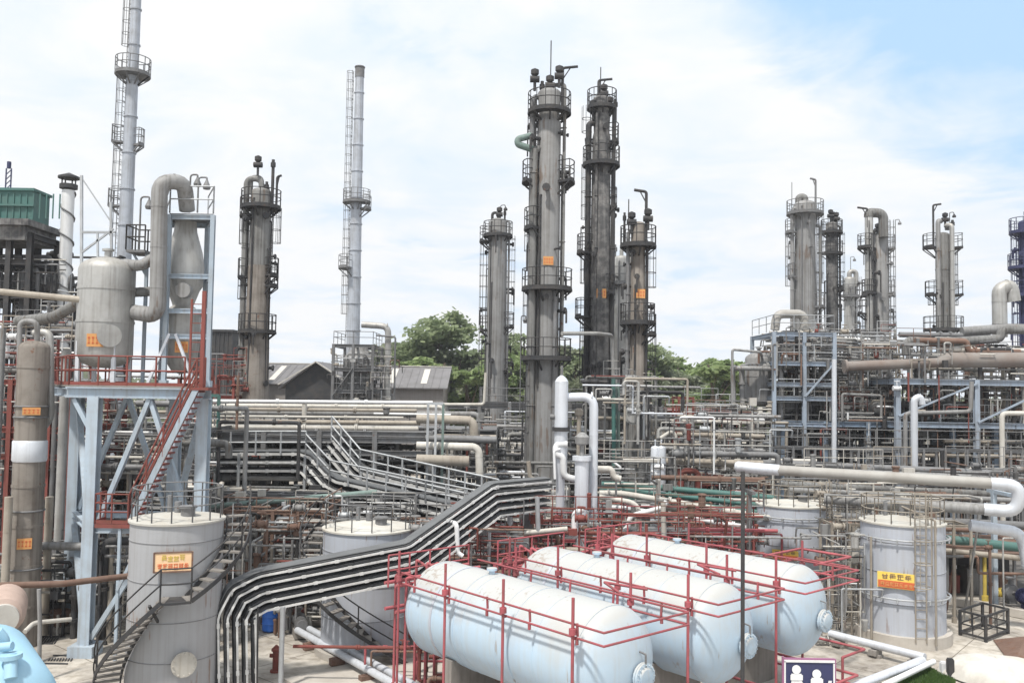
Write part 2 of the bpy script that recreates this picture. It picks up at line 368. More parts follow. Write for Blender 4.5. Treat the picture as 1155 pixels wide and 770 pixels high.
def leafmat(name, c1, c2):
    m = bpy.data.materials.new(name); m.use_nodes = True; t = m.node_tree; b = t.nodes['Principled BSDF']
    g = t.nodes.new('ShaderNodeNewGeometry'); mx = t.nodes.new('ShaderNodeMix'); mx.data_type = 'RGBA'
    mx.inputs[6].default_value = (*c1, 1); mx.inputs[7].default_value = (*c2, 1)
    t.links.new(g.outputs['Random Per Island'], mx.inputs[0]); t.links.new(mx.outputs[2], b.inputs['Base Color'])
    b.inputs['Roughness'].default_value = 0.6
    tr = t.nodes.new('ShaderNodeBsdfTranslucent'); t.links.new(mx.outputs[2], tr.inputs[0]); ms = t.nodes.new('ShaderNodeMixShader'); ms.inputs[0].default_value = 0.5
    o = t.nodes['Material Output']; t.links.new(b.outputs[0], ms.inputs[1]); t.links.new(tr.outputs[0], ms.inputs[2]); t.links.new(ms.outputs[0], o.inputs[0])
    return m
M['leaf1'] = leafmat('leaf_green', (0.20,0.25,0.14), (0.35,0.41,0.23))
M['leaf2'] = leafmat('leaf_bright', (0.21,0.29,0.12), (0.36,0.44,0.20))
M['leaf3'] = leafmat('leaf_dull', (0.20,0.23,0.16), (0.33,0.36,0.24))
M['grass'] = leafmat('grass_blade', (0.06,0.13,0.03), (0.13,0.21,0.06))
# ================================================================== GROUND
def ground_mat():
    m = bpy.data.materials.new('ground_concrete'); m.use_nodes = True; t = m.node_tree; b = t.nodes['Principled BSDF']; K = t.links.new
    g = t.nodes.new('ShaderNodeTexCoord')
    n = t.nodes.new('ShaderNodeTexNoise'); n.inputs['Scale'].default_value = 0.35; n.inputs['Detail'].default_value = 10; n.inputs['Roughness'].default_value = 0.7
    K(g.outputs['Object'], n.inputs['Vector'])
    r = t.nodes.new('ShaderNodeValToRGB'); e = r.color_ramp.elements
    e[0].position = 0.36; e[0].color = (0.26,0.235,0.21,1); e[1].position = 0.6; e[1].color = (0.56,0.52,0.46,1); K(n.outputs['Fac'], r.inputs[0])
    br = t.nodes.new('ShaderNodeTexBrick'); br.inputs['Scale'].default_value = 0.33; br.inputs['Mortar Size'].default_value = 0.006; br.offset = 0.0
    br.inputs['Color1'].default_value = (1,1,1,1); br.inputs['Color2'].default_value = (0.9,0.9,0.9,1); br.inputs['Mortar'].default_value = (0.3,0.28,0.25,1)
    br.inputs['Brick Width'].default_value = 1.0; br.inputs['Row Height'].default_value = 1.0
    mp = t.nodes.new('ShaderNodeMapping'); mp.inputs['Rotation'].default_value = (0,0,R(40)); K(g.outputs['Object'], mp.inputs[0]); K(mp.outputs[0], br.inputs['Vector'])
    mx = t.nodes.new('ShaderNodeMix'); mx.data_type = 'RGBA'; mx.blend_type = 'MULTIPLY'; mx.inputs[0].default_value = 1; K(r.outputs[0], mx.inputs[6]); K(br.outputs['Color'], mx.inputs[7])
    n2_ = t.nodes.new('ShaderNodeTexNoise'); n2_.inputs['Scale'].default_value = 2.5; n2_.inputs['Detail'].default_value = 8; K(g.outputs['Object'], n2_.inputs['Vector'])
    r2 = t.nodes.new('ShaderNodeValToRGB'); r2.color_ramp.elements[0].position = 0.3; r2.color_ramp.elements[0].color = (0.6,0.57,0.52,1); r2.color_ramp.elements[1].position = 0.55; K(n2_.outputs['Fac'], r2.inputs[0])
    m3_ = t.nodes.new('ShaderNodeMix'); m3_.data_type = 'RGBA'; m3_.blend_type = 'MULTIPLY'; m3_.inputs[0].default_value = 0.8; K(mx.outputs[2], m3_.inputs[6]); K(r2.outputs[0], m3_.inputs[7])
    n4 = t.nodes.new('ShaderNodeTexNoise'); n4.inputs['Scale'].default_value = 0.9; n4.inputs['Detail'].default_value = 9; n4.inputs['Roughness'].default_value = .6; n4.inputs['Distortion'].default_value = .8; K(g.outputs['Object'], n4.inputs['Vector'])
    r4 = t.nodes.new('ShaderNodeValToRGB'); r4.color_ramp.elements[0].position = .60; r4.color_ramp.elements[0].color = (1,1,1,1); r4.color_ramp.elements[1].position = .68; r4.color_ramp.elements[1].color = (.42,.39,.36,1); K(n4.outputs['Fac'], r4.inputs[0])
    m4 = t.nodes.new('ShaderNodeMix'); m4.data_type = 'RGBA'; m4.blend_type = 'MULTIPLY'; m4.inputs[0].default_value = .85; K(m3_.outputs[2], m4.inputs[6]); K(r4.outputs[0], m4.inputs[7])
    K(m4.outputs[2], b.inputs['Base Color']); b.inputs['Roughness'].default_value = 0.9
    bp = t.nodes.new('ShaderNodeBump'); bp.inputs['Strength'].default_value = 0.3; bp.inputs['Distance'].default_value = 0.03; K(n2_.outputs['Fac'], bp.inputs['Height']); K(bp.outputs[0], b.inputs['Normal'])
    return m
def dull_ground():
    return material('plant_floor', (0.15,0.14,0.13), 0.9, 0, (0.05,0.05,0.045), 0.6, 0.25, 0, 0.1, 0.2)
g = MB(); g.poly([(-1500,-200,0),(1500,-200,0),(1500,2500,0),(-1500,2500,0)], 0.5)
tag(g.build('ground', ground_mat(), origin=(0,0,0)), kind='structure')
g = MB(); g.poly([(-70,39.5,0.05),(9,39.5,0.05),(13,44.5,0.05),(75,47,0.05),(75,85,0.05),(-70,85,0.05)], 0.2)  # darker floor sheet, its colour standing in for shade among the plant
tag(g.build('plant_floor', dull_ground()), kind='structure')
# raised kerbed slab under the three bullets
ax = Vector((-0.655, 0.755, 0)).normalized(); pr = Vector((ax.y, -ax.x, 0))
def BL(a, p, z=0):           # local frame of the bullets: a metres along the axis, p across
    return Vector((3.4, 22.75, z)) + ax*a + pr*p
g = MB(); g.poly([BL(-1.5,-3.2,0.10), BL(-1.5,12.6,0.10), BL(13,12.6,0.10), BL(13,-3.2,0.10)], 0.3)
tag(g.build('paving_slab', M['conc']), kind='structure')

# ================================================================== BUILDERS
def platform(root, c, r_in, r_out, a0, a1, mat_d, rail_h=1.15, name='platform', ratio=True, tk=0.14):
    m = MB(); m.annulus(c, r_in, r_out, tk, a0, a1); full = abs(a1-a0) >= 359
    k = max(2, int(abs(a1-a0)/45))
    for i in range(k+1):
        th = R(a0+(a1-a0)*i/k); d = Vector((math.cos(th), math.sin(th), 0)); c_ = Vector(c)
        m.bar(c_ + d*r_out*0.97, c_ + d*(r_in*0.98) - Vector((0,0,(r_out-r_in)*0.8)), 0.08)
    pf = m.build(name, mat_d, root)
    q = MB(); n = max(3, int(abs(a1-a0)/360*14)); rr = r_out-0.04
    cz = Vector(c) + Vector((0,0,tk))
    for h in (rail_h, rail_h*0.55): q.ring(cz + Vector((0,0,h)), rr, 0.032, 26, 4, a0=a0, a1=a1)
    q.annulus(cz, rr-0.01, rr+0.01, 0.12, a0, a1, 26)
    for i in range(n + (0 if full else 1)):
        th = R(a0+(a1-a0)*i/n); p = cz + Vector((math.cos(th), math.sin(th), 0))*rr
        q.tube([p, p+Vector((0,0,rail_h))], 0.034, 4)
    if not full:
        for a in (a0, a1):
            d = Vector((math.cos(R(a)), math.sin(R(a)), 0))
            for h in (rail_h, rail_h*0.55): q.tube([cz+d*r_in+Vector((0,0,h)), cz+d*rr+Vector((0,0,h))], 0.032, 4)
    q.build('railing', mat_d, pf, origin=ORG[pf.name])
    return pf
def ladder(root, c, rad, ang, z0, z1, mat_, cage=True, w=0.42, name='ladder'):
    d = Vector((math.cos(R(ang)), math.sin(R(ang)), 0)); t = Vector((-d.y, d.x, 0)); c = Vector(c)
    m = MB(); b0 = c + d*rad
    for s in (-1, 1):
        p = b0 + t*s*w/2; m.bar((p.x,p.y,z0), (p.x,p.y,z1), 0.055, 0.03)
    z = z0+0.2
    while z < z1:
        m.bar((b0-t*w/2)*1+Vector((0,0,z)) - Vector((0,0,b0.z)), (b0+t*w/2)+Vector((0,0,z-b0.z)), 0.028); z += 0.36
    la = m.build(name, mat_, root)
    if cage and z1-z0 > 3:
        q = MB(); z = z0+2.2
        cc = b0 + d*0.24; a_ = []
        while z < z1:
            q.ring((cc.x,cc.y,z), 0.33, 0.022, 12, 4); z += 0.9
        for k in range(5):
            th = R(ang-80+40*k); p = cc + Vector((math.cos(th), math.sin(th), 0))*0.33
            q.tube([(p.x,p.y,z0+2.2),(p.x,p.y,z1)], 0.018, 4)
        q.build('safety_cage', mat_, la, origin=ORG[la.name])
    return la
def plate(root, c, rad, ang, z, w, h, mat_=None, name='number_plate'):
    """orange plate with a row of worn dark strokes, held on the shell"""
    m = MB(); d = Vector((math.cos(R(ang)), math.sin(R(ang)), 0)); t = Vector((-d.y, d.x, 0)); p = Vector((c[0],c[1],z)) + d*rad
    m.bar(p - t*w/2, p + t*w/2, 0.03, h, side=d)
    pl = m.build(name, mat_ or M['orange'], root)
    q = MB()
    p2 = p + d*0.02; k = 4
    for i in range(k):
        a = p2 + t*w*(-0.36+0.72*i/(k-1)); ww = w*0.13
        q.bar(a - t*ww/2 + Vector((0,0,h*.2)), a + t*ww/2 + Vector((0,0,h*.2)), 0.012, h*0.12, side=d)
        q.bar(a + Vector((0,0,-h*.25)), a + Vector((0,0,h*.25)), 0.012, w*0.035, side=d)
        q.bar(a - t*ww/2 - Vector((0,0,h*.22)), a + t*ww/2 - Vector((0,0,h*.22)), 0.012, h*0.1, side=d)
    q.build('lettering', M['sred'], pl, origin=ORG[pl.name])
    return pl
def shell_profile(r, z0, z1, dome=True, seams=3.0, taper=None):
    prof = [(z0, r)]; z = z0 + seams
    while z < z1-0.6:
        for dz, dr in ((-0.05,0),(-0.05,0.025),(0.05,0.025),(0.05,0)): prof.append((z+dz, r+dr))
        z += seams
    prof.append((z1, r))
    if dome:
        for i in range(1, 6):
            a = i/5*math.pi/2; prof.append((z1 + r*0.5*math.sin(a), r*math.cos(a)))
    return prof

def column(label, px, ytop, wpx, D, mat_, plats=(), ladders=(), pipes=(), plates=(), tops=(), dm=None, sect=None, z0=0.0, name='distillation_column', group=None, cat='column', seams=3.0, rings=()):
    dm = dm or M['grey']
    c = P(px, ytop, D); r = wpx*.9/2*D/F; zt = c.z - r*0.5
    root = thing(name, (c.x, D, z0), label, cat, group)
    m = MB()
    if sect:     # [(y pixel of the lower end, width px)], from the top down: widening shell
        prof = []; zs = [(Z(px, y, D), wv*.9/2*D/F) for y, wv in sect]
        zs = [(zt, r)] + zs; zs = zs[::-1]
        prof = [(0, zs[0][1])]
        for z_, rr in zs: prof.append((z_-z0, rr))
        for i in range(1, 6):
            a = i/5*math.pi/2; prof.append((zt-z0 + r*0.5*math.sin(a), r*math.cos(a)))
    else: prof = shell_profile(r, 0, zt-z0, True, seams)
    m.lathe((c.x, D, z0), (0,0,1), prof, 24)
    if mat_ in (M['coll'], M['colg'], M['cold'], M['brown']):
        hb = random.Random(int(px*3)); bandm = [1 if hb.random() < .3 else 0 for _ in range(40)]; bh = hb.uniform(2.2, 3.6)
        for fi, f_ in enumerate(m.f):
            zc = sum(m.v[k][2] for k in f_)/len(f_); m.mi[fi] = bandm[min(39, int(zc/bh))]
        m.build('shell', [mat_, {'pale_grey_shell': M['colg'], 'weathered_grey_shell': M['brown'], 'sooty_shell': M['grey'], 'grimy_brown_shell': M['colg']}[mat_.name]], root)
    else: m.build('shell', mat_, root)
    for y in rings:
        q = MB(); z = Z(px, y, D); q.annulus((c.x,D,z-0.08), r*0.98, r+0.13, 0.16); q.build('flange_ring', dm, root)
    C0 = (c.x, D, 0)
    for pf in plats:
        y, a0, a1, ext = pf[:4]; rl = pf[4] if len(pf) > 4 else 1.15
        z = Z(px, y, D); platform(root, (c.x, D, z-0.14), r+0.02, r+ext*0.8, a0, a1, dm, rl)
    for (ang, y0, y1) in ladders:
        ladder(root, C0, r+0.14, ang, Z(px,y1,D), Z(px,y0,D), dm)
    for pp in pipes:   # (angle, y_top, y_bottom, radius, gap, material, style)
        ang, y0, y1, pr_, gap, pm, style = pp
        d = Vector((math.cos(R(ang)), math.sin(R(ang)), 0)); q = MB(); a = Vector((c.x,D,0)) + d*(r+gap+pr_)
        zT = Z(px,y0,D); zB = Z(px,y1,D) if y1 else z0
        pts = [(a.x,a.y,zB),(a.x,a.y,zT)]
        if style == 'in': pts.append((c.x + d.x*r*0.4, D + d.y*r*0.4, zT))
        if style == 'over': pts += [(c.x, D, zT), (c.x, D, zt)]
        if style == 'out': pts.append((a.x+d.x*1.5, a.y+d.y*1.5, zT))
        q.tube(pts, pr_, 10, fillet=pr_*2.4)
        z = zB + 2.2
        while z < zT-0.5:
            q.bar(Vector((a.x,a.y,z)), Vector((a.x,a.y,z)) - d*(gap+pr_+0.05), 0.09); q.ring((a.x,a.y,z), pr_+0.02, 0.03, 10, 4); z += 3.4
        q.build('riser_pipe', pm, root)
    ri = random.Random(int(px)); zs_ = [zt-1-(zt-11)*ri.random() for _ in range(15)]
    for z in zs_:
        a = R(ri.choice((0,180,-90,-45,-135,20,160))+ri.uniform(-15,15)); d = Vector((math.cos(a),math.sin(a),0)); q = MB(); p = Vector((c.x,D,z)) + d*(r-.05); L = ri.uniform(.3,.65); rr = ri.uniform(.06,.13)
        q.cyl(p,p+d*L,rr,8); q.cyl(p+d*(L-.06),p+d*(L+.05),rr*1.9,8); 
        if ri.random() < .5: q.tube([p+d*L,p+d*(L+.12),p+d*(L+.12)-Vector((0,0,ri.uniform(.5,2)))],rr*.6,6,fillet=.05)
        q.build('nozzle', dm, root)
    for k in range(3):
        a = R(ri.choice((-150,-120,-60,-30,185,-5))+ri.uniform(-12,12)); d = Vector((math.cos(a),math.sin(a),0)); q = MB(); rr = ri.uniform(.035,.07); z1_ = zt-ri.uniform(0,.35)*(zt-9); z0_ = ri.choice((0.2, 6, 10)); p = Vector((c.x,D,0))+d*(r+.1+rr)
        q.tube([p+Vector((0,0,z0_)),p+Vector((0,0,z1_)),p-d*(.3)+Vector((0,0,z1_))],rr,6,fillet=.1); q.build('riser_pipe', dm, root)
    for (ang, y, wv, hv) in plates: plate(root, (c.x,D), r+0.04, ang, Z(px,y,D), wv, hv)
    for tp in tops:
        kind = tp[0]; q = MB()
        if kind == 'davit':      # lifting davit: (kind, dx, y_top, reach)
            _, dx, y, reach = tp; x = c.x+dx; zt2 = Z(px,y,D)
            q.tube([(x,D-0.2,zt-1.2),(x,D-0.2,zt2),(x+reach,D-0.2,zt2+0.1)], 0.09, 6, fillet=0.15); q.bar((x,D-.2,zt2-0.7),(x+reach*.5,D-.2,zt2),0.06)
            q.build('davit', dm, root)
        if kind == 'mast':
            _, dx, y = tp; q.tube([(c.x+dx,D,zt-0.4),(c.x+dx,D,Z(px,y,D))], 0.035, 5); q.build('lightning_rod', dm, root)
        if kind == 'vent':
            _, dx, y, rr = tp; x = c.x+dx; z_ = Z(px,y,D); q.tube([(x,D,zt-1.5),(x,D,z_)], rr, 8); q.cyl((x,D,z_-0.5),(x,D,z_-0.2),rr*1.6,8)
            q.build('vent_pipe', dm, root)
        if kind == 'hook':       # goose-neck over the head
            _, dx, y, rr, side = tp[:5]; x = c.x+dx; z_ = Z(px,y,D)
            q.tube([(c.x,D,zt-0.2),(c.x,D,z_),(x,D,z_),(x,D,z_-side)], rr, 10, fillet=rr*2.5); q.build('vapour_pipe', tp[5] if len(tp) > 5 else dm, root)
        if kind == 'valve':
            _, dx, y = tp; x = c.x+dx; z_ = Z(px,y,D)
            q.tube([(x,D-0.3,z_-0.9),(x,D-0.3,z_)], 0.09, 6); q.cyl((x-0.28,D-0.3,z_-0.2),(x+0.28,D-0.3,z_-0.2),0.2,10); q.lathe((x,D-0.3,z_),(0,0,1),[(0,0.12),(0.1,0.24),(0.35,0.24),(0.45,0.05)],10)
            q.build('relief_valve', dm, root)
        if kind == 'lamp':
            _, dx, y = tp; x = c.x+dx; z_ = Z(px,y,D); yy = D-0.1
            q.tube([(x,yy,z_-2.2),(x,yy,z_),(x+0.35,yy,z_+0.05),(x+0.4,yy,z_-0.15)],0.035,5,fillet=.1); q.lathe((x+0.4,yy,z_-0.42),(0,0,1),[(0,0.16),(0.12,0.17),(0.3,0.05)],8)
            q.build('lamp', dm, root)
    return root, c, r

PIPES = []
def pipe(label, pts, r, mat_, group=None, cat='pipe', fillet=None, seg=10, flanges=(), valves=(), collars=0.0, name='pipe'):
    """one pipe run; flanges/valves as fractions along the run"""
    pts = [Vector(p) for p in pts]
    m = MB(); m.tube(pts, r, seg, fillet=fillet if fillet is not None else r*2.2)
    L = [0]; 
    for a, b in zip(pts[:-1], pts[1:]): L.append(L[-1]+(b-a).length)
    def at(f):
        s_ = f*L[-1]
        for i in range(len(pts)-1):
            if s_ <= L[i+1] or i == len(pts)-2:
                t = (pts[i+1]-pts[i]).normalized(); return pts[i]+t*(s_-L[i]), t
    if collars:
        s_ = collars*0.6
        while s_ < L[-1]:
            p, t = at(s_/L[-1]); m.cyl(p-t*0.03, p+t*0.03, r*1.035, seg); s_ += collars
    for f in flanges:
        p, t = at(f); m.cyl(p-t*0.07, p-t*0.01, r*1.55, seg); m.cyl(p+t*0.01, p+t*0.07, r*1.55, seg)
    ob = m.build(name, mat_); tag(ob, label, cat, group)
    for f in valves:
        p, t = at(f); q = MB(); up = Vector((0,0,1)) if abs(t.z) < 0.7 else Vector((0,-1,0))
        q.cyl(p-t*r*2.2, p-t*r*1.9, r*1.8, seg); q.cyl(p+t*r*1.9, p+t*r*2.2, r*1.8, seg); q.lathe(p-t*r*1.9, t, [(0,r),(r*1.0,r*1.6),(r*2.8,r*1.6),(r*3.8,r)], seg)
        q.tube([p, p+up*r*4.6], r*0.45, 6)
        v = q.build('valve', mat_, ob, origin=p); q = MB(); q.ring(p+up*r*4.5, r*1.5, r*0.2, 12, 4, axis=up); q.bar(p+up*r*4.5-t*r*1.5, p+up*r*4.5+t*r*1.5, r*0.2)
        q.build('handwheel', mat_, v, origin=p)
    return ob

def frame(label, x0, x1, y0, y1, levels, nx, ny, mat_, rails=(), decks=(), braces=(), pw=0.28, group=None, name='steel_frame', z0=0.0, rail_mat=None, ztop=None, cat='steel frame', xf=None):
    """post and beam frame; xf optional xform"""
    T = xf or (lambda x,y,z: Vector((x,y,z)))
    root = thing(name, T((x0+x1)/2,(y0+y1)/2,z0), label, cat, group)
    xs = [x0+(x1-x0)*i/nx for i in range(nx+1)]; ys = [y0+(y1-y0)*j/ny for j in range(ny+1)]
    zt = ztop if ztop is not None else max(levels)
    for x in xs:
        for y in ys:
            m = MB(); m.hbeam(T(x,y,z0), T(x,y,zt), pw, pw, side=T(x+1,y,0)-T(x,y,0), t=0.035); m.cbox(T(x,y,z0+0.12), pw*1.7, pw*1.7, 0.24); m.build('post', mat_, root)
    for z in levels:
        for y in ys:
            m = MB(); m.hbeam(T(x0+pw/2+.003,y,z-pw*.6), T(x1-pw/2-.003,y,z-pw*.6), pw*.8, pw*1.1, t=0.03); m.build('beam', mat_, root)
        for x in xs:
            m = MB(); m.hbeam(T(x,y0+pw/2+.003,z-pw*.6), T(x,y1-pw/2-.003,z-pw*.6), pw*.7, pw*1.0, t=0.03); m.build('beam', mat_, root)
    for (i, za, zb) in braces:
        m = MB(); m.bar(T(xs[i],y0-pw/2-.05,za), T(xs[i+1],y0-pw/2-.05,zb), 0.16, 0.1); m.build('brace', mat_, root)
    for z in decks:
        m = MB(); p = [T(x0,y0,z+0.05), T(x1,y0,z+0.05), T(x1,y1,z+0.05), T(x0,y1,z+0.05)]; m.poly(p, 0.045); m.build('deck', M['grey'], root)
    for z in rails:
        m = MB(); m.rail([T(x0,y1,z+.06),T(x0,y0,z+.06),T(x1,y0,z+.06),T(x1,y1,z+.06)], 1.1, 1.6, 0.03, toe=False); m.build('railing', rail_mat or mat_, root)
    return root

def exchanger(label, c, ang, L, r, mat_, group=None, z=1.2):
    c = Vector((c[0],c[1],z)); a = Vector((math.cos(R(ang)), math.sin(R(ang)), 0))
    root = thing('heat_exchanger', (c.x,c.y,z-r-0.5), label, 'heat exchanger', group); m = MB()
    prof = [(0,r*.3),(0.06,r*.8),(0.25,r*1.0),(0.5,r),(0.5,r*1.2),(0.62,r*1.2),(0.62,r),(L-0.9,r),(L-0.9,r*1.2),(L-0.74,r*1.2),(L-0.74,r),(L-0.08,r),(L-0.08,r*1.22),(L,r*1.22)]
    m.lathe(c-a*L/2, a, prof, 18); m.build('shell', mat_, root)
    for s in (-0.28, 0.28):
        q = MB(); p = c+a*L*s; q.bar(p-Vector((0,0,r*0.8)), p-Vector((0,0,r+0.5)), 0.25, r*1.3, side=a); q.build('saddle', M['grey'], root)
    for s, up in ((-0.36,1),(0.3,1),(-0.33,-1)):
        q = MB(); p = c+a*L*s; u = Vector((0,0,up)); q.cyl(p, p+u*(r+0.25), r*.33, 10); q.cyl(p+u*(r+0.2), p+u*(r+0.28), r*.5, 10); q.build('nozzle', mat_, root)
    return root
def pump(label, c, ang, mat_m, group=None, s=1.0, z=0.05):
    a = Vector((math.cos(R(ang)), math.sin(R(ang)), 0)); b = Vector((c[0],c[1],z)); n = Vector((-a.y,a.x,0))
    root = thing('pump', b, label, 'pump', group)
    m = MB(); m.bar(b-a*0.9*s+Vector((0,0,.12)), b+a*0.9*s+Vector((0,0,.12)), 0.7*s, 0.24); m.build('base_plate', M['concd'], root)
    m = MB(); q = b+Vector((0,0,0.62*s)); m.lathe(q-a*0.85*s, a, [(0,.12*s),(0,.26*s),(0.75*s,.28*s),(0.75*s,.1*s)], 14)
    for k in range(7): m.annulus((0,0,0),0,0,0) if False else m.lathe(q-a*(0.75-0.09*k)*s, a, [(0,.31*s),(0.02,.31*s)], 14)
    m.bar(q-a*.5*s-Vector((0,0,.25*s)), q-a*.5*s-Vector((0,0,.5*s)), .4*s, .4*s); m.build('motor', mat_m, root)
    m = MB(); m.lathe(q, a, [(0,.07*s),(0.3*s,.07*s),(0.3*s,.3*s),(0.5*s,.36*s),(0.62*s,.2*s),(0.8*s,.14*s)], 14); m.cyl(q+a*.45*s, q+a*.45*s+Vector((0,0,.55*s)), .1*s, 8); m.cyl(q+a*.45*s+Vector((0,0,.5*s)), q+a*.45*s+Vector((0,0,.58*s)), .19*s, 8)
    m.bar(q+a*.45*s-Vector((0,0,.25*s)), q+a*.45*s-Vector((0,0,.5*s)), .3*s, .3*s); m.build('casing', M['grey'], root)
    return root
def vessel(label, c, z0, z1, r, mat_, group=None, legs=4, foot=0.0, name='pressure_vessel', cat='vessel', plate_z=None, man=None, legmat=None, seams=1.6):
    root = thing(name, (c[0],c[1],foot), label, cat, group); m = MB()
    prof = [(z0-foot - r*.5*math.cos(i/5*math.pi/2), r*math.sin(i/5*math.pi/2)) for i in range(0,5)] + [(p[0]-foot, p[1]) for p in shell_profile(r, z0, z1, True, seams)]
    m.lathe((c[0],c[1],foot), (0,0,1), prof, 28); m.build('shell', mat_, root)
    q = MB(); q.cyl((c[0],c[1],z1+r*.4),(c[0],c[1],z1+r*.5+.35),r*.13,10); q.cyl((c[0],c[1],z1+r*.5+.25),(c[0],c[1],z1+r*.5+.33),r*.22,10); q.build('nozzle', mat_, root)
    for k in range(legs):
        th = R(45+k*360/legs); q = MB(); x = c[0]+math.cos(th)*r*.93; y = c[1]+math.sin(th)*r*.93
        q.bar((x,y,foot),(x,y,z0+0.5),0.14,0.14); q.build('leg', legmat or M['grey'], root)
    if plate_z: plate(root, c, r+0.03, -100, plate_z, r*.55, r*.45)
    if man:
        zz_, ang = man; d = Vector((math.cos(R(ang)), math.sin(R(ang)), 0)); p = Vector((c[0],c[1],zz_)) + d*r*.9; q = MB()
        q.cyl(p, p+d*0.3, r*.34, 16); q.cyl(p+d*.24, p+d*.32, r*.42, 16); q.build('manway', mat_, root)
    return root

def stairs(root, p0, p1, wdir, width, mat_str, mat_tread, mat_rail, name='stair_flight', step=0.24, rail_h=1.0):
    """flight from p0 (low) to p1 (high); wdir = horizontal width direction"""
    p0 = Vector(p0); p1 = Vector(p1); wd = Vector(wdir).normalized()*width
    m = MB(); up = Vector((0,0,1))
    for o in (0, 1): m = MB(); m.bar(p0+wd*o, p1+wd*o, 0.06, 0.2, side=wd); st = m.build('stringer', mat_str, root)
    n = max(3, int((p1.z-p0.z)/step)); m = MB(); hd = Vector((p1.x-p0.x, p1.y-p0.y, 0)).normalized()
    for i in range(n):
        p = p0 + (p1-p0)*(i+0.5)/n; m.bar(p+wd*0.04, p+wd*0.96, 0.24, 0.05, side=hd)
    m.build('tread', mat_tread, root)
    for o in (0, 1):
        m = MB(); a = p0+wd*o; b = p1+wd*o; k = max(2, int((b-a).length/1.3))
        for i in range(k+1): q = a+(b-a)*i/k; m.tube([q, q+up*rail_h], 0.038, 5)
        for h in (rail_h, rail_h*.66, rail_h*.33): m.tube([a+up*h, b+up*h], 0.036, 5)
        m.build('handrail', mat_rail, root)

def tray(label, pts, ntiers, spacing, width, wdir, rail_mat, ground_posts=(), cables=7, group=None, joint=1.3, cover_top=True, name='cable_tray', fl=0.35, rh=0.09):
    """stack of cable trays swept along pts (front edge of the top tier)"""
    pts = [Vector(p) for p in pts]; wd = Vector(wdir).normalized()
    # round the corners first
    q = [pts[0]]
    for i in range(1, len(pts)-1):
        a, b, c = pts[i-1], pts[i], pts[i+1]; d0 = (a-b); d1 = (c-b); f = min(fl, d0.length*.4, d1.length*.4)
        q += [b + d0.normalized()*f, b + d1.normalized()*f]
    q.append(pts[-1]); pts = q
    norms = []
    for a, b in zip(pts[:-1], pts[1:]):
        t = (b-a).normalized(); n = wd.cross(t); n.normalize(); norms.append(n)
    def offset(d):
        o = []
        for i, p in enumerate(pts):
            if i == 0: o.append(p + norms[0]*d)
            elif i == len(pts)-1: o.append(p + norms[-1]*d)
            else:
                n = norms[i-1]+norms[i]; n.normalize(); o.append(p + n*d/max(0.3, n.dot(norms[i])))
        return o
    zs = min(p.z for p in pts)
    root = thing(name, (pts[0]+pts[-1])/2*1 - Vector((0,0,((pts[0]+pts[-1])/2).z)), label, 'cable tray', group)
    for k in range(ntiers):
        path = offset(k*spacing); tier = MB()
        for e_ in (0, 1):
            pp = [p + wd*width*e_ for p in path]
            for (a, b), n in zip(zip(pp[:-1], pp[1:]), norms): tier.bar(a, b, 0.045, rh, side=wd)
            s_ = 0.5; acc = 0
            for (a, b) in zip(pp[:-1], pp[1:]):
                L = (b-a).length
                while s_ - acc < L:
                    c_ = a+(b-a)*((s_-acc)/L); t = (b-a).normalized(); tier.bar(c_-t*.07, c_+t*.07, 0.06, rh*1.5, side=wd); s_ += joint
                acc += L
        for (a, b) in zip(path[:-1], path[1:]):
            L = (b-a).length; kk = max(1, int(L/0.5))
            for i in range(kk): c_ = a+(b-a)*(i+.5)/kk; tier.bar(c_, c_+wd*width, 0.05, 0.04)
        tr = tier.build('tray_tier', rail_mat, root)
        cb = MB(); npn = cables
        for j in range(npn):
            rr = 0.034 + 0.018*((j*7+k*3) % 4)/3; off_ = width*(0.08+0.84*(j+.5)/npn)
            up_ = offset(k*spacing - rr - 0.02)
            cb.tube([p + wd*off_ for p in up_], rr, 6, fillet=0.1)
        cb.build('cable_bundle', M['cable'] if k or not cover_top else M['cable'], tr, origin=ORG[tr.name])
        if k == 0 and cover_top:
            cv = MB(); cp = offset(-0.12)
            for (a, b) in zip(cp[:-1], cp[1:]):
                cv.hexa([a+wd*.1, b+wd*.1, b+wd*width*.98, a+wd*width*.98] + [v_ + wd.cross(b-a).normalized()*(-0.02) for v_ in (a+wd*.1, b+wd*.1, b+wd*width*.98, a+wd*width*.98)])
            cv.build('tray_cover', M['trayg'], tr, origin=ORG[tr.name])
    for f_ in ground_posts:
        # a pair of posts below the given fraction of the run
        L = [0]
        for a, b in zip(pts[:-1], pts[1:]): L.append(L[-1]+(b-a).length)
        s_ = f_*L[-1]
        for i in range(len(pts)-1):
            if s_ <= L[i+1]:
                p = pts[i]+(pts[i+1]-pts[i])*((s_-L[i])/(L[i+1]-L[i])); break
        low = offset((ntiers-1)*spacing)[i].lerp(offset((ntiers-1)*spacing)[i+1], (s_-L[i])/(L[i+1]-L[i]))
        for e_ in (0.0, 1.0):
            x_ = p + wd*(width+0.12)*e_ - wd*0.06
            m = MB(); m.bar((x_.x,x_.y,0.05),(x_.x,x_.y,x_.z+.05),0.12,0.12); m.build('post', M['galv'], root)
    return root, offset
# ================================================================== LARGE STRUCTURE: columns and stacks
FULL = (0, 360)
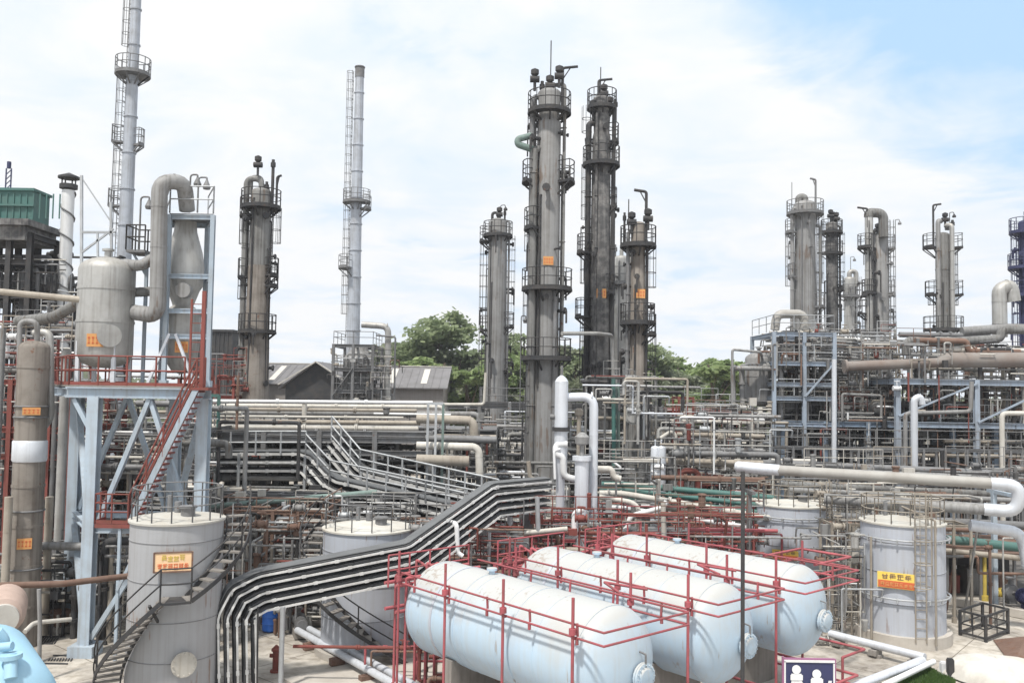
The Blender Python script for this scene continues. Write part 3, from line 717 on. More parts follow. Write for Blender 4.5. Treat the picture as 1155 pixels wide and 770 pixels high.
# tall dark-topped column in the centre
column('tallest grey column in the centre with ring platforms and a blackened head', 620, 100, 30, 52, M['coll'],
  plats=[(127,*FULL,0.75),(205,150,215,1.1),(205,-40,30,1.1),(258,150,230,0.9),(326,150,400,1.0),(404,150,400,1.0)],
  ladders=[(150,127,205),(195,258,326),(160,205,258),(170,326,404),(200,404,530)],
  pipes=[(-175,110,None,0.17,0.12,M['grey'],'in'),(-12,96,380,0.10,0.12,M['colg'],'over'),(-150,170,None,0.22,0.08,M['colg'],'in'),(-60,330,None,0.12,0.1,M['grey'],'in')],
  plates=[(-88,296,0.6,0.5)], tops=[('valve',-0.9,88),('valve',0.55,84),('davit',0.75,78,0.9),('mast',0.05,46),('vent',-0.45,92,0.1),('valve',0.0,95)], dm=M['dark'],
  sect=[(135,25),(140,30),(395,31),(405,34),(560,36)])
# side reboiler loop sticking out to the left of its upper part
q0 = P(600,152,51.6); q1 = P(584,157,51.6); q2 = P(584,163,51.6); q3 = P(602,168,51.6)
pipe('dark hairpin pipe jutting out left near the top of the tallest column', [q0+Vector((0,.2,0)),q1,q2,q3+Vector((0,.2,0))], 0.2, M['greeng'], fillet=0.25)
column('sooty black column right of the tallest column, cluttered head and left side platforms', 679, 108, 23, 58, M['cold'],
  plats=[(122,*FULL,0.5),(186,*FULL,0.8),(160,-40,40,0.7),(232,-30,60,0.6),(285,150,215,1.2),(357,150,215,1.3),(330,-60,60,0.5)],
  ladders=[(175,120,186),(185,186,285),(170,285,357),(190,357,470)],
  pipes=[(-20,120,None,0.14,0.1,M['dark'],'in'),(-165,140,None,0.2,0.1,M['dark'],'in'),(-120,130,None,0.09,0.05,M['cold'],'in')],
  plates=[(-95,332,0.8,0.6)], tops=[('davit',-0.25,92,0.9),('valve',0.5,118),('valve',-0.6,122),('vent',0.9,112,0.1),('mast',-0.1,76),('valve',0.1,104)], dm=M['dark'],
  sect=[(150,20),(156,23),(330,26),(520,28)])
column('slender pale grey column with worn cladding behind the black column', 701, 288, 20, 64, M['clad'],
  plats=[(320,*FULL,0.5)], ladders=[(0,320,440)], pipes=[(-160,300,None,0.12,0.1,M['clad'],'in')], tops=[('hook',0.7,278,0.15,1.4,M['clad']),('vent',-0.5,276,0.12)], dm=M['grey'], sect=[(350,20),(360,17),(480,17)])
column('slim grey column with two round basket platforms, right of the black column', 720, 250, 18, 54, M['colg'],
  plats=[(277,*FULL,0.85),(364,*FULL,0.8),(376,-60,60,0.9)],
  ladders=[(10,277,364),(0,376,470)], pipes=[(-170,262,None,0.12,0.08,M['grey'],'in'),(-30,270,430,0.08,0.05,M['dark'],'in')], plates=[(-85,332,0.7,0.55)],
  tops=[('davit',0.45,217,-0.75),('valve',-0.45,248),('vent',-0.85,240,0.07),('valve',0.55,244),('mast',-0.6,225)], dm=M['dark'], sect=[(440,19),(445,24),(560,24)])
column('pale grey column with a small dark head platform, left of the tallest column', 562, 246, 23, 74, M['coll'],
  plats=[(266,*FULL,0.6),(272,150,215,1.0),(368,-40,50,0.9),(372,150,210,0.8),(420,-30,30,0.8)],
  ladders=[(180,272,450),(0,266,420)], pipes=[(-15,250,None,0.09,0.12,M['grey'],'in')], tops=[('hook',-0.5,240,0.12,1.2),('lamp',0.2,232),('vent',0.55,236,0.08),('valve',0.1,240)], dm=M['dark'], sect=[(300,24),(490,27)])
column('thick grey-brown column at left with a pipe up its left side', 295, 212, 25, 60, M['brown'],
  plats=[(234,*FULL,0.85),(243,150,220,0.9),(310,-40,20,0.8),(312,160,215,0.9),(322,-40,20,0.8),(374,*FULL,0.75)],
  ladders=[(185,243,312),(5,234,310),(182,312,374)], pipes=[(-172,202,None,0.2,0.12,M['colg'],'over'),(-10,250,None,0.05,0.1,M['dark'],'in')],
  tops=[('valve',-0.2,184),('vent',0.75,180,0.11),('vent',0.35,205,0.1),('davit',1.1,200,0.3),('hook',-0.75,200,0.16,1.2,M['colg'])], dm=M['dark'], sect=[(300,27),(430,32),(450,34)])
column('massive pale column with a widened head and dark ring platform, right side of the plant', 908, 226, 29, 80, M['coll'],
  plats=[(241,*FULL,0.75),(262,150,210,0.9),(312,150,210,0.6),(346,-60,40,0.9)],
  ladders=[(175,262,350),(5,241,346)], pipes=[(-165,236,None,0.18,0.1,M['coll'],'in'),(-20,255,None,0.14,0.1,M['colg'],'over')], tops=[('davit',0.9,203,-0.5),('hook',-0.6,222,0.3,0.8,M['colg']),('mast',-1.2,206)], dm=M['grey'], sect=[(248,27),(262,25),(370,28)])
column('thin sooty column close to the right of the massive pale column', 938, 250, 14, 84, M['cold'],
  plats=[(262,*FULL,0.6),(286,160,380,0.6),(326,-60,60,0.7)], ladders=[(0,262,375)], pipes=[(-20,255,None,0.1,0.1,M['dark'],'in')], tops=[('hook',0.3,240,0.12,0.9),('valve',-0.2,242),('valve',0.35,245)], dm=M['dark'])
column('short grey column with a curved head pipe between the sooty column and the twin column', 958, 312, 13, 92, M['clad'],
  plats=[(334,160,380,0.6)], ladders=[(0,312,380)], tops=[('lamp',0.1,290),('hook',0.7,306,0.25,1.6,M['clad'])], dm=M['grey'])
column('grey column paired with a tall riser pipe on its left, ladder up its right side', 992, 262, 20, 80, M['coll'],
  plats=[(280,-40,40,0.8),(330,-40,40,0.7),(366,-50,40,0.8),(403,-40,40,0.9)], ladders=[(0,248,440)], pipes=[], tops=[('lamp',1.4,248),('valve',-0.3,258)], dm=M['grey'], sect=[(430,22)])
c9 = P(979,280,80)
column('narrow riser column with a crook at its top, left of the paired grey column', 980, 240, 10, 79, M['clad'],
  plats=[(279,120,260,0.8),(330,150,380,0.35),(353,150,210,0.8),(388,150,380,0.5)], ladders=[(180,353,430)], tops=[('davit',-0.2,236,-0.9),('hook',1.3,240,0.42,2.2,M['colg'])], dm=M['dark'], name='riser_column')
column('triple-pipe grey column with boxy platforms on both sides, right part of the plant', 1063, 262, 17, 78, M['colg'],
  plats=[(279,150,215,1.3),(279,-40,40,1.3),(332,150,215,1.1),(332,-40,40,1.3),(372,150,390,1.3)],
  ladders=[(0,279,372),(180,332,372)], pipes=[(-140,250,None,0.2,0.06,M['coll'],'in'),(-55,255,None,0.2,0.06,M['clad'],'in'),(-5,258,None,0.14,0.1,M['colg'],'in')],
  tops=[('davit',-0.9,232,0.7),('valve',0.1,246),('lamp',0.6,240),('vent',0.9,248,0.12)], dm=M['dark'])
column('dark navy column with basket platforms cut off by the right-hand side of the photo', 1157, 248, 18, 74, M['navy'],
  plats=[(262,*FULL,0.85),(302,*FULL,1.0),(333,*FULL,0.9)], ladders=[(185,262,420)], tops=[('vent',0,236,0.1)], dm=M['navy'])
# bright stacks
def stack(label, px, ytop, w0, w1, ybot, D, dm, plats, lads, mat_, lean=0.0, cap=False, name='chimney_stack'):
    c = P(px, max(ytop, -60), D); zt = P(px, ytop, D).z; zb = 0
    root = thing(name, (c.x, D, zb), label, 'chimney'); r_t = w0/2*D/F; r_b = w1/2*D/F; m = MB(); prof = [(0, r_b)]; n = 16
    for i in range(1, n+1):
        z = zt*i/n; rr = r_b + (r_t-r_b)*max(0, (i/n-0.35)/0.65) if i < n else r_t
        prof += [(z-0.12, rr), (z-0.12, rr+0.07), (z-0.02, rr+0.07), (z-0.02, rr)]
    m.lathe((c.x,D,0),(0,0,1),prof,20); m.build('shell', mat_, root)
    for (y, a0, a1, ext) in plats:
        z = Z(px,y,D); rr = r_b+(r_t-r_b)*max(0,(z/zt-.35)/.65); platform(root,(c.x,D,z-.14),rr+.02,rr+ext,a0,a1,dm)
    for (a, y0, y1) in lads:
        z = Z(px,y1,D); ladder(root,(c.x,D,0),(r_t if y1 < 150 else r_b*0.9)+.1,a,z,Z(px,y0,D),dm)
    if cap:
        q = MB(); q.ring((c.x,D,zt-.1), r_t+.03, .09, 20, 5); q.cyl((c.x,D,zt-1.1),(c.x,D,zt-.2), r_t+.05, 18); q.build('rim', dm, root)
    root.rotation_euler.y = lean
    return root
stack('tall shiny silver chimney at left with its head above the photo, round platform', 151, -70, 9.5, 17, 300, 64, M['grey'],
  [(84,0,360,0.85),(160,160,205,0.8),(163,-30,10,0.6),(232,160,205,0.8)], [(170,-60,84),(175,84,300)], M['stackm'], lean=R(0.5))
stack('free-standing thin silver chimney with a dark rim, rising from a furnace', 406, 75, 9.5, 15, 385, 84, M['grey'],
  [(228,150,390,0.8),(235,-40,40,0.9),(302,130,250,1.0)], [(175,80,380)], M['stackm'], cap=True)
# white stack with a helical strake and rain cap
cS = P(78,196,52); root = thing('vent_stack', (cS.x,52,0), 'white vent stack with spiral strake and black rain cap beside the diagonal derrick struts', 'stack')
m = MB(); m.cyl((cS.x,52,0),(cS.x,52,cS.z-1.0),0.35,16); m.build('shell', M['white'], root)
m = MB(); pts = [(cS.x+0.40*math.cos(t*.55), 52+0.40*math.sin(t*.55), cS.z-1.1-t*0.13) for t in range(0,70)]; m.tube(pts, 0.05, 4, fillet=0); m.build('strake', M['grey'], root)
m = MB(); m.lathe((cS.x,52,cS.z-.9),(0,0,1),[(0,.5),(.25,.5)],16); m.lathe((cS.x,52,cS.z-0.3),(0,0,1),[(0,.6),(.12,.6),(.35,.05)],16)
for k in range(4): m.bar((cS.x+.4*math.cos(k*1.57),52+.4*math.sin(k*1.57),cS.z-.8),(cS.x+.4*math.cos(k*1.57),52+.4*math.sin(k*1.57),cS.z-.2),.06)
m.build('rain_cap', M['dark'], root)

# ================================================================== FAR BACKGROUND: sheds and trees
def shed(label, x0, x1, y0, y1, ze, zr, wall, roofm, along='x', skylights=2):
    root = thing('industrial_shed', ((x0+x1)/2,(y0+y1)/2,0), label, 'shed'); m = MB(); m.box(x0,x1,y0,y1,0,ze)
    if along == 'x':
        ym = (y0+y1)/2
        for x in (x0, x1): 
            b = len(m.v); d = 0.15 if x == x0 else -0.15; m.v += [(x,y0,ze),(x,y1,ze),(x,ym,zr-.1),(x+d,y0,ze),(x+d,y1,ze),(x+d,ym,zr-.1)]
            m.face([b,b+1,b+2]); m.face([b+5,b+4,b+3]); m.face([b,b+2,b+5,b+3]); m.face([b+1,b+4,b+5,b+2])
        m.build('wall', wall, root)
        for s, ye in ((0,y0),(1,y1)):
            q = MB(); o = 0.6*(-1 if ye == y0 else 1); dz = -0.6*(zr-ze)/abs(ym-y0)
            q.hexa([(x0-.5,ye+o,ze+dz),(x1+.5,ye+o,ze+dz),(x1+.5,ym,zr),(x0-.5,ym,zr),(x0-.5,ye+o,ze+dz+.12),(x1+.5,ye+o,ze+dz+.12),(x1+.5,ym,zr+.12),(x0-.5,ym,zr+.12)])
            k_ = x0-.3
            while k_ < x1+.3: q.bar((k_,ye+o,ze+dz+.14),(k_,ym,zr+.14),.07,.06); k_ += .9
            rf = q.build('roof', roofm, root)
            if ye == y0:
                for k in range(skylights):
                    t = (k+.7)/(skylights+.4); xx = x0+(x1-x0)*t; q = MB(); f = lambda u: (ye+(ym-ye)*u, ze+(zr-ze)*u+.14)
                    (a1,b1),(a2,b2) = f(.1), f(.85); q.hexa([(xx,a1,b1),(xx+.7,a1,b1),(xx+.7,a2,b2),(xx,a2,b2),(xx,a1,b1+.04),(xx+.7,a1,b1+.04),(xx+.7,a2,b2+.04),(xx,a2,b2+.04)])
                    q.build('skylight', M['sheet'], rf, origin=ORG[rf.name])
        q = MB(); q.bar((x0-.5,ym,zr+.17),(x1+.5,ym,zr+.17),.5,.12); q.build('ridge_cap', M['sheet'], root)
    else:
        xm = (x0+x1)/2
        for y in (y0, y1):
            b = len(m.v); d = 0.15 if y == y0 else -0.15; m.v += [(x0,y,ze),(x1,y,ze),(xm,y,zr-.1),(x0,y+d,ze),(x1,y+d,ze),(xm,y+d,zr-.1)]
            m.face([b,b+1,b+2]); m.face([b+5,b+4,b+3]); m.face([b,b+2,b+5,b+3]); m.face([b+1,b+4,b+5,b+2])
        m.build('wall', wall, root)
        for xe in (x0, x1):
            q = MB(); o = 0.6*(-1 if xe == x0 else 1); dz = -0.6*(zr-ze)/abs(xm-x0)
            q.hexa([(xe+o,y0-.6,ze+dz),(xm,y0-.6,zr),(xm,y1+.5,zr),(xe+o,y1+.5,ze+dz),(xe+o,y0-.6,ze+dz+.14),(xm,y0-.6,zr+.14),(xm,y1+.5,zr+.14),(xe+o,y1+.5,ze+dz+.14)])
            q.build('roof', roofm, root)
        q = MB(); q.bar((x0-.6,y0-.68,ze+.02),(xm,y0-.68,zr+.1),.3,.12); q.bar((x1+.6,y0-.68,ze+.02),(xm,y0-.68,zr+.1),.3,.12); q.build('verge', M['sheet'], root)
    return root
def XZ(px,py,D): p = P(px,py,D); return p.x, p.z
xa,_ = XZ(372,440,100); xb,_ = XZ(500,440,100); shed('long dark-roofed shed before the trees, right of the furnace', xa, xb, 100, 112, Z(470,436,100), Z(430,414,106), M['brick'], M['roofd'], 'x', 3)
xa,_ = XZ(296,440,104); xb,_ = XZ(352,440,104); shed('dark-roofed shed with pale skylights just right of the thick grey-brown column', xa-6, xb, 106, 122, Z(320,432,106), Z(320,411,114), M['brick'], M['roofd'], 'x', 3)
xa,_ = XZ(322,440,92); xb,_ = XZ(392,440,92); shed('small shed with black gable end beside the furnace', xa, xb, 92, 100, Z(340,434,92), Z(356,409,92), M['dark'], M['roofd'], 'y')
g = MB(); a = P(240,374,95); b = P(262,374,95); g.box(a.x-2,b.x,95,104,0,a.z)
for k in range(10): g.box(a.x-2+k*.45,a.x-1.9+k*.45,94.93,95,0.2,a.z-.1)
g.box(a.x-2.2,b.x+.2,94.8,104.2,a.z,a.z+.25)
tag(g.build('warehouse', M['dark']), 'black box-shaped building behind the red railings, left of the thick grey-brown column', 'building')

def tree_proto(seed, h, spread, leafm, nl=9000, ls=0.34, slim=False):
    rr = random.Random(seed); tk = MB(); tk.tube([(0,0,0),(rr.uniform(-.2,.2),rr.uniform(-.2,.2),h*.3),(rr.uniform(-.5,.5),rr.uniform(-.5,.5),h*.6),(rr.uniform(-.6,.6),rr.uniform(-.6,.6),h*.9)],h*.022,8,r1=h*.006,fillet=.5)
    lobes = []
    for k in range(13 if not slim else 9):
        a = rr.uniform(0,6.28); z = rr.uniform(.38,.93)*h; rad = spread*rr.uniform(.25,.85)*(1-(z/h-.5)**2*1.5)
        c = Vector((math.cos(a)*rad, math.sin(a)*rad, z)); s_ = spread*rr.uniform(.24,.42); lobes.append((c, s_))
        tk.tube([(0,0,z*.55),(c.x*.5,c.y*.5,z*.8),tuple(c)], h*.008, 5, r1=h*.002, fillet=.3)
        for q in range(4):
            dd = Vector((rr.gauss(0,1),rr.gauss(0,1),rr.gauss(0,.6))).normalized()*s_*.9; tk.tube([tuple(c),tuple(c+dd)], h*.0025, 4, r1=h*.001)
    # twig clumps round each lobe
    clumps = []
    for c, s_ in lobes:
        for q in range(17):
            d = Vector((rr.gauss(0,1),rr.gauss(0,1),rr.gauss(0,.75))).normalized()*s_*rr.uniform(.45,1.12); clumps.append((c+d, s_*rr.uniform(.16,.30)))
    cw = MB()
    for i in range(int(nl*1.5)):
        c, s_ = clumps[rr.randrange(len(clumps))]; p = c + Vector((rr.gauss(0,1),rr.gauss(0,1),rr.gauss(0,.7)))*s_*.8
        n = Vector((rr.gauss(0,1),rr.gauss(0,1),rr.gauss(.6,1))).normalized(); a = n.orthogonal().normalized()*ls*rr.uniform(.5,1.1); b = n.cross(a).normalized()*ls*rr.uniform(.35,.7)
        k = len(cw.v); cw.v += [tuple(p-a),tuple(p+b),tuple(p+a),tuple(p-b)]; cw.face([k,k+1,k+2,k+3])
    return tk, cw
PROT = []
for i, (sd_, h, sp, lm, nl) in enumerate([(1,15,6.5,'leaf1',11000),(2,13,5.0,'leaf2',9000),(3,14,6.0,'leaf3',10000),(4,12,3.2,'leaf2',6500)]):
    tk, cw = tree_proto(sd_, h, sp, M[lm], nl, slim=(i == 3)); PROT.append((tk, cw, h, lm))
TM = {}
def tree(i, px, ytop, D, label, sx=1.0, rz=0, dull=None):
    tk, cw, h, lm = PROT[i]; zt = Z(px, ytop, D); x = X(px, D); s_ = zt/h
    root = thing('tree', (x,D,0), label, 'tree', 'trees behind the plant')
    if i not in TM:
        a = tk.build('trunk', M['bark'], None, origin=(0,0,0)); b = cw.build('crown', M[lm], None, origin=(0,0,0)); TM[i] = (a.data, b.data); bpy.data.objects.remove(a); bpy.data.objects.remove(b)
    for nme, me in zip(('trunk','crown'), TM[i]):
        o = bpy.data.objects.new(nme, me); col.objects.link(o); o.parent = root
    root.scale = (s_*sx*1.3, s_*sx*1.3, s_); root.rotation_euler.z = rz
tl = [(1,575,398,118,'pale green tree close behind the gap right of the pale grey column',1.0,2.2),(0,632,396,128,'rounded tree glimpsed behind the tallest column',1.0,.7),(2,700,402,120,'dull tree glimpsed between the black column and the slim column',1.0,3.3),(1,762,404,134,'pale tree low between the rounded tree and the narrow bright one',1.1,4.4),(2,458,388,134,'tree standing behind the big green tree by the shed',1.0,1.7),(0,815,410,136,'tree behind the narrow bright green one near the right',1.0,2.9),
 (0,478,362,120,'big green tree with an open rounded crown behind the shed, right of the thin chimney',1.05,0.3),
 (2,440,378,128,'green tree half behind the crook pipe beside the thin chimney',1.0,1.2),(2,515,385,116,'dull green tree between the shed and the pale grey column',.9,2.0),
 (1,540,392,124,'green tree just left of the pale grey column',.9,3.0),(0,592,378,122,'tree showing between the pale grey column and the tallest column',.85,4.0),
 (2,648,380,124,'tree showing between the tallest column and the black column',.85,2.6),(3,528,405,108,'small dark-stemmed tree in front of the larger trees by the shed end',1.2,.6),
 (0,745,393,126,'rounded tree just right of the slim column with basket platforms',.95,5.0),(3,800,398,112,'narrow bright green conical tree standing apart near the right',1.25,1.0),
 (2,772,412,124,'lower tree between the rounded tree and the narrow bright one',.8,1.9),(1,830,420,118,'low bright tree half hidden by the left end of the blue frame',.8,2.2),
 (1,715,405,126,'tree behind the slim column with basket platforms',.8,0.2),(2,405,398,132,'tree low behind the furnace under the thin chimney',.9,0.9),(1,620,400,130,'tree behind the foot of the tallest column',.8,3.9),(3,497,396,111,'slender green tree over the right end of the shed roof',1.2,4.1)]
for t_ in tl: tree(*t_[:5], sx=t_[5], rz=t_[6])
# far wood closing the horizon
wood = MB(); rr = random.Random(11)
for i in range(26000):
    x = rr.uniform(-260,260); y = 175+rr.uniform(0,30); top = 9.5+2.3*math.sin(x*.11)+1.6*math.sin(x*.31+1)+rr.uniform(-1,1); z = top*(1-rr.random()**1.7)+rr.uniform(0,.6); a = rr.uniform(0,6.28); s_ = rr.uniform(.4,1.1)
    u = Vector((math.cos(a),math.sin(a),rr.uniform(-.4,.4)))*s_; v_ = Vector((rr.uniform(-.3,.3),rr.uniform(-.3,.3),1))*s_*.7; k = len(wood.v); p = Vector((x,y,z)); wood.v += [tuple(p-u),tuple(p-v_),tuple(p+u),tuple(p+v_)]; wood.face([k,k+1,k+2,k+3])
tag(wood.build('distant_trees', M['leaf3']), 'far belt of dull green trees closing the view behind the plant', 'trees', kind='stuff')

# ================================================================== TANKS
def glyphs(m, p, t, d, w, h, n, seed):
    """a row of square stroke characters"""
    rr = random.Random(seed); cw_ = w/n
    for i in range(n):
        a = p + t*(-w/2 + cw_*(i+.5)); u = Vector((0,0,1)); g_ = cw_*.8
        for yy in rr.sample([-.42,-.14,.14,.42],3): L = g_*rr.choice((.5,.38,.5)); m.bar(a-t*L+u*h*yy, a+t*L+u*h*yy, 0.012, h*.11, side=d)
        for xx in rr.sample([-.3,0,.3],2): m.bar(a+t*g_*xx-u*h*rr.uniform(.2,.5), a+t*g_*xx+u*h*rr.uniform(.2,.5), 0.016, cw_*.09, side=d)
def tank(label, x, y, r, zt, mat_, bands=(), plate_spec=None, roof_rail=True, base=0.25, rim_m=None, group=None):
    root = thing('storage_tank', (x,y,0), label, 'storage tank', group); m = MB(); m.cyl((x,y,0.0),(x,y,base),r+.22,40); m.build('foundation', M['conc'], root)
    m = MB(); prof = [(0,r)]; z = 1.2
    while z < zt-base-.4: prof += [(z-.02,r),(z-.02,r+.012),(z+.02,r+.012),(z+.02,r)]; z += 1.2
    prof += [(zt-base-.03,r)]; m.lathe((x,y,base),(0,0,1),prof,56); m.build('shell', mat_, root)
    m = MB(); m.lathe((x,y,zt-.03),(0,0,1),[(0,r+.06),(.06,r+.06),(.06+.02,r-.03),(r*.17,r*.05)],56); rf = m.build('roof', M['roof_t'], root)
    q = MB(); q.cyl((x+.3*r,y-.2*r,zt+.1),(x+.3*r,y-.2*r,zt+.42),.22,12); q.cyl((x+.3*r,y-.2*r,zt+.40),(x+.3*r,y-.2*r,zt+.46),.28,12); q.cyl((x-.3*r,y+.3*r,zt),(x-.3*r,y+.3*r,zt+.7),.09,8); q.cyl((x,y,zt),(x,y,zt+.55),.12,8); q.build('vent', M['grey'], rf, origin=ORG[rf.name])
    z = 1.2+base
    while z < zt-.3:
        q = MB(); q.ring((x,y,z), r+.006, .014, 48, 4); q.build('weld_seam', M['grey'], root); z += 1.2
    for (z, mm) in bands:
        q = MB(); q.ring((x,y,z), r+.16, .035, 40, 6)
        for k in range(12): a = k*.5236; q.bar((x+math.cos(a)*r,y+math.sin(a)*r,z),(x+math.cos(a)*(r+.2),y+math.sin(a)*(r+.2),z),.05); 
        for k in range(18): a = k*.349; q.cyl((x+math.cos(a)*(r+.16),y+math.sin(a)*(r+.16),z-.14),(x+math.cos(a)*(r+.16),y+math.sin(a)*(r+.16),z+.02),.045,5)
        q.build('spray_ring', mm, root)
    if roof_rail:
        q = MB(); n = 14; pts = [(x+math.cos(6.283*k/n)*(r-.05),y+math.sin(6.283*k/n)*(r-.05),zt+.03) for k in range(n)]; q.rail(pts,1.0,2.5,.022,toe=False,closed=True); q.build('railing', rim_m or M['grey'], root)
    if plate_spec:
        ang, z, wv, hv, kind = plate_spec; d = Vector((math.cos(R(ang)),math.sin(R(ang)),0)); t = Vector((-d.y,d.x,0)); p = Vector((x,y,z))+d*(r+.09)
        q = MB(); q.bar(p-t*wv/2,p+t*wv/2,.03,hv,side=d); sg = q.build('sign_board', M['syellow'] if kind == 'y' else M['sorange'], root)
        q = MB(); dd = d*.022
        if kind == 'y':
            q.bar(p+dd-t*wv*.48-Vector((0,0,hv*.24)),p+dd+t*wv*.48-Vector((0,0,hv*.24)),.012,hv*.44,side=d); q.build('red_band', M['sred'], sg, origin=ORG[sg.name])
            q = MB(); glyphs(q,p+dd+Vector((0,0,hv*.24)),t,d,wv*.8,hv*.34,4,3); q.build('lettering', M['rustm'], sg, origin=ORG[sg.name])
            q = MB(); glyphs(q,p+dd*1.7-Vector((0,0,hv*.24)),t,d,wv*.85,hv*.24,7,5); q.build('lettering', M['orange'], sg, origin=ORG[sg.name])
        else:
            for a_, b_ in ((-1,0),(1,0)): q.bar(p+dd+t*wv*.49*a_-Vector((0,0,hv*.49)),p+dd+t*wv*.49*a_+Vector((0,0,hv*.49)),.02,.05,side=d)
            for a_ in (-1,1): q.bar(p+dd-t*wv*.49+Vector((0,0,hv*.47*a_)),p+dd+t*wv*.49+Vector((0,0,hv*.47*a_)),.02,.05,side=d)
            q.build('border', M['rustm'], sg, origin=ORG[sg.name])
            q = MB(); glyphs(q,p+dd+Vector((0,0,hv*.2)),t,d,wv*.62,hv*.32,4,9); q.build('lettering', M['yellow'], sg, origin=ORG[sg.name])
            q = MB(); glyphs(q,p+dd-Vector((0,0,hv*.22)),t,d,wv*.82,hv*.3,6,12); q.build('lettering', M['sred'], sg, origin=ORG[sg.name])
        q = MB()
    return root
def spiral_stair(root, x, y, r, z0, z1, a0, a1, w=.7, mat_=None, rm=None, n=None):
    mat_ = mat_ or M['dark']; rm = rm or mat_; n = n or max(6, int(abs(z1-z0)/.22)); tr = MB(); rl = MB(); st = MB(); st2 = MB(); pv = None
    for i in range(n+1):
        f = i/n; a = R(a0+(a1-a0)*f); z = z0+(z1-z0)*f; d = Vector((math.cos(a),math.sin(a),0)); t = Vector((-d.y,d.x,0)); c = Vector((x,y,z))
        tr.bar(c+d*(r+.12), c+d*(r+.1+w), .26, .05, side=t)
        o = c+d*(r+.12+w); ii = c+d*(r+.1)
        if pv: 
            st.bar(pv[0],o,.04,.13); st2.bar(pv[1],ii,.04,.13)
            for h in (1.0,.55): rl.tube([pv[0]+Vector((0,0,h)), o+Vector((0,0,h))], .026, 5)
        if i % 5 == 0: rl.tube([o,o+Vector((0,0,1.0))],.028,5)
        pv = (o, ii)
    tr.build('tread', M['concd'] if mat_ is M['dark'] else mat_, root); st.build('stringer', mat_, root); st2.build('stringer', mat_, root); rl.build('handrail', rm, root)
# left tank
D1 = 28.8; c1 = P(200,592,D1-1.3); t1x = P(200,600,D1).x; z1t = c1.z
tk1 = tank('grey round tank at lower left with cream-orange sign and curling dark stair', t1x, D1, 1.42, z1t, M['tank'], (), (-73, Z(204,634,D1-1.5), 1.12, .62, 'o'), roof_rail=True)
m = MB(); aa = R(-58); d = Vector((math.cos(aa),math.sin(aa),0)); p = Vector((t1x,D1,Z(220,750,D1-1.4)))+d*1.35; m.cyl(p,p+d*.22,.3,20); m.cyl(p+d*.2,p+d*.27,.38,20)
for k in range(12): aq = k*.5236; t = Vector((-d.y,d.x,0)); q_ = p+d*.27+t*math.cos(aq)*.33+Vector((0,0,math.sin(aq)*.33)); m.cyl(q_,q_+d*.04,.025,5)
m.build('manway', M['cream'], tk1)
zl = Z(225,678,D1-1.9)
spiral_stair(tk1, t1x, D1, 1.42, zl, z1t, -58, 28, .7, M['dark'])
spiral_stair(tk1, t1x, D1, 1.42, 0.1, zl, -170, -80, .75, M['dark'])
m = MB(); m.annulus((t1x,D1,zl-.06),1.5,2.3,.07,-80,-58,12); m.bar((t1x+.1,D1-2.3,zl-.05),(t1x+.1,D1-1.6,zl-.7),.07); m.build('landing', M['dark'], tk1)
m = MB(); m.ring((t1x,D1,zl+1.0),2.26,.026,24,5,a0=-80,a1=-58); m.ring((t1x,D1,zl+.55),2.26,.026,24,5,a0=-80,a1=-58); m.build('landing_rail', M['dark'], tk1)
# middle tank behind the cable trays
D2 = 34.2; t2x = P(415,640,D2).x; z2t = Z(415,603,D2-1.7)
tk2 = tank('pale grey tank half hidden behind the stacked cable trays, curved stair on its left', t2x, D2, 1.7, z2t, M['tankl'], (), None)
spiral_stair(tk2, t2x, D2, 1.7, 0.1, 2.6, -48, -135, .75, M['dark'])
spiral_stair(tk2, t2x, D2, 1.7, 2.6, z2t, -135, -215, .75, M['dark'])
# right tanks
D3 = 37; t3x = P(1018,650,D3).x; z3t = Z(1018,594,D3-1.6)
tk3 = tank('light grey tank at right with yellow and red sign, caged ladder and spray rings', t3x, D3, 1.62, z3t, M['tankl'], [(z3t-.55,M['galv']),(Z(1018,678,D3-1.8),M['galv'])], (-121, Z(1008,656,D3-1.7), 1.42, .62, 'y'), rim_m=M['tan'], base=.45)
ladder(tk3, (t3x,D3,0), 1.85, -93, .3, z3t+1.4, M['tan'])
m = MB(); a_ = R(-98); m.tube([(t3x+math.cos(R(-75))*1.9,D3+math.sin(R(-75))*1.9,.2),(t3x+math.cos(R(-75))*1.9,D3+math.sin(R(-75))*1.9,z3t+.3),(t3x,D3,z3t+.6)],.045,6); m.tube([(t3x+math.cos(R(-150))*1.95,D3+math.sin(R(-150))*1.95,.2),(t3x+math.cos(R(-150))*1.95,D3+math.sin(R(-150))*1.95,z3t-.5)],.05,6); m.build('feed_pipe', M['tan'], tk3)
D4 = 44; t4x = P(892,600,D4).x; z4t = Z(892,573,D4-1.6)
tk4 = tank('light grey tank behind the furthest white bullet tank, partly hidden by red railings', t4x, D4, 1.62, z4t, M['tankl'], [(z4t-.5,M['galv'])], (-116, Z(897,626,D4-1.6), 1.2, .45, 'y'), rim_m=M['tan'])
ladder(tk4, (t4x,D4,0), 1.85, -40, .3, z4t+1.3, M['tan'])

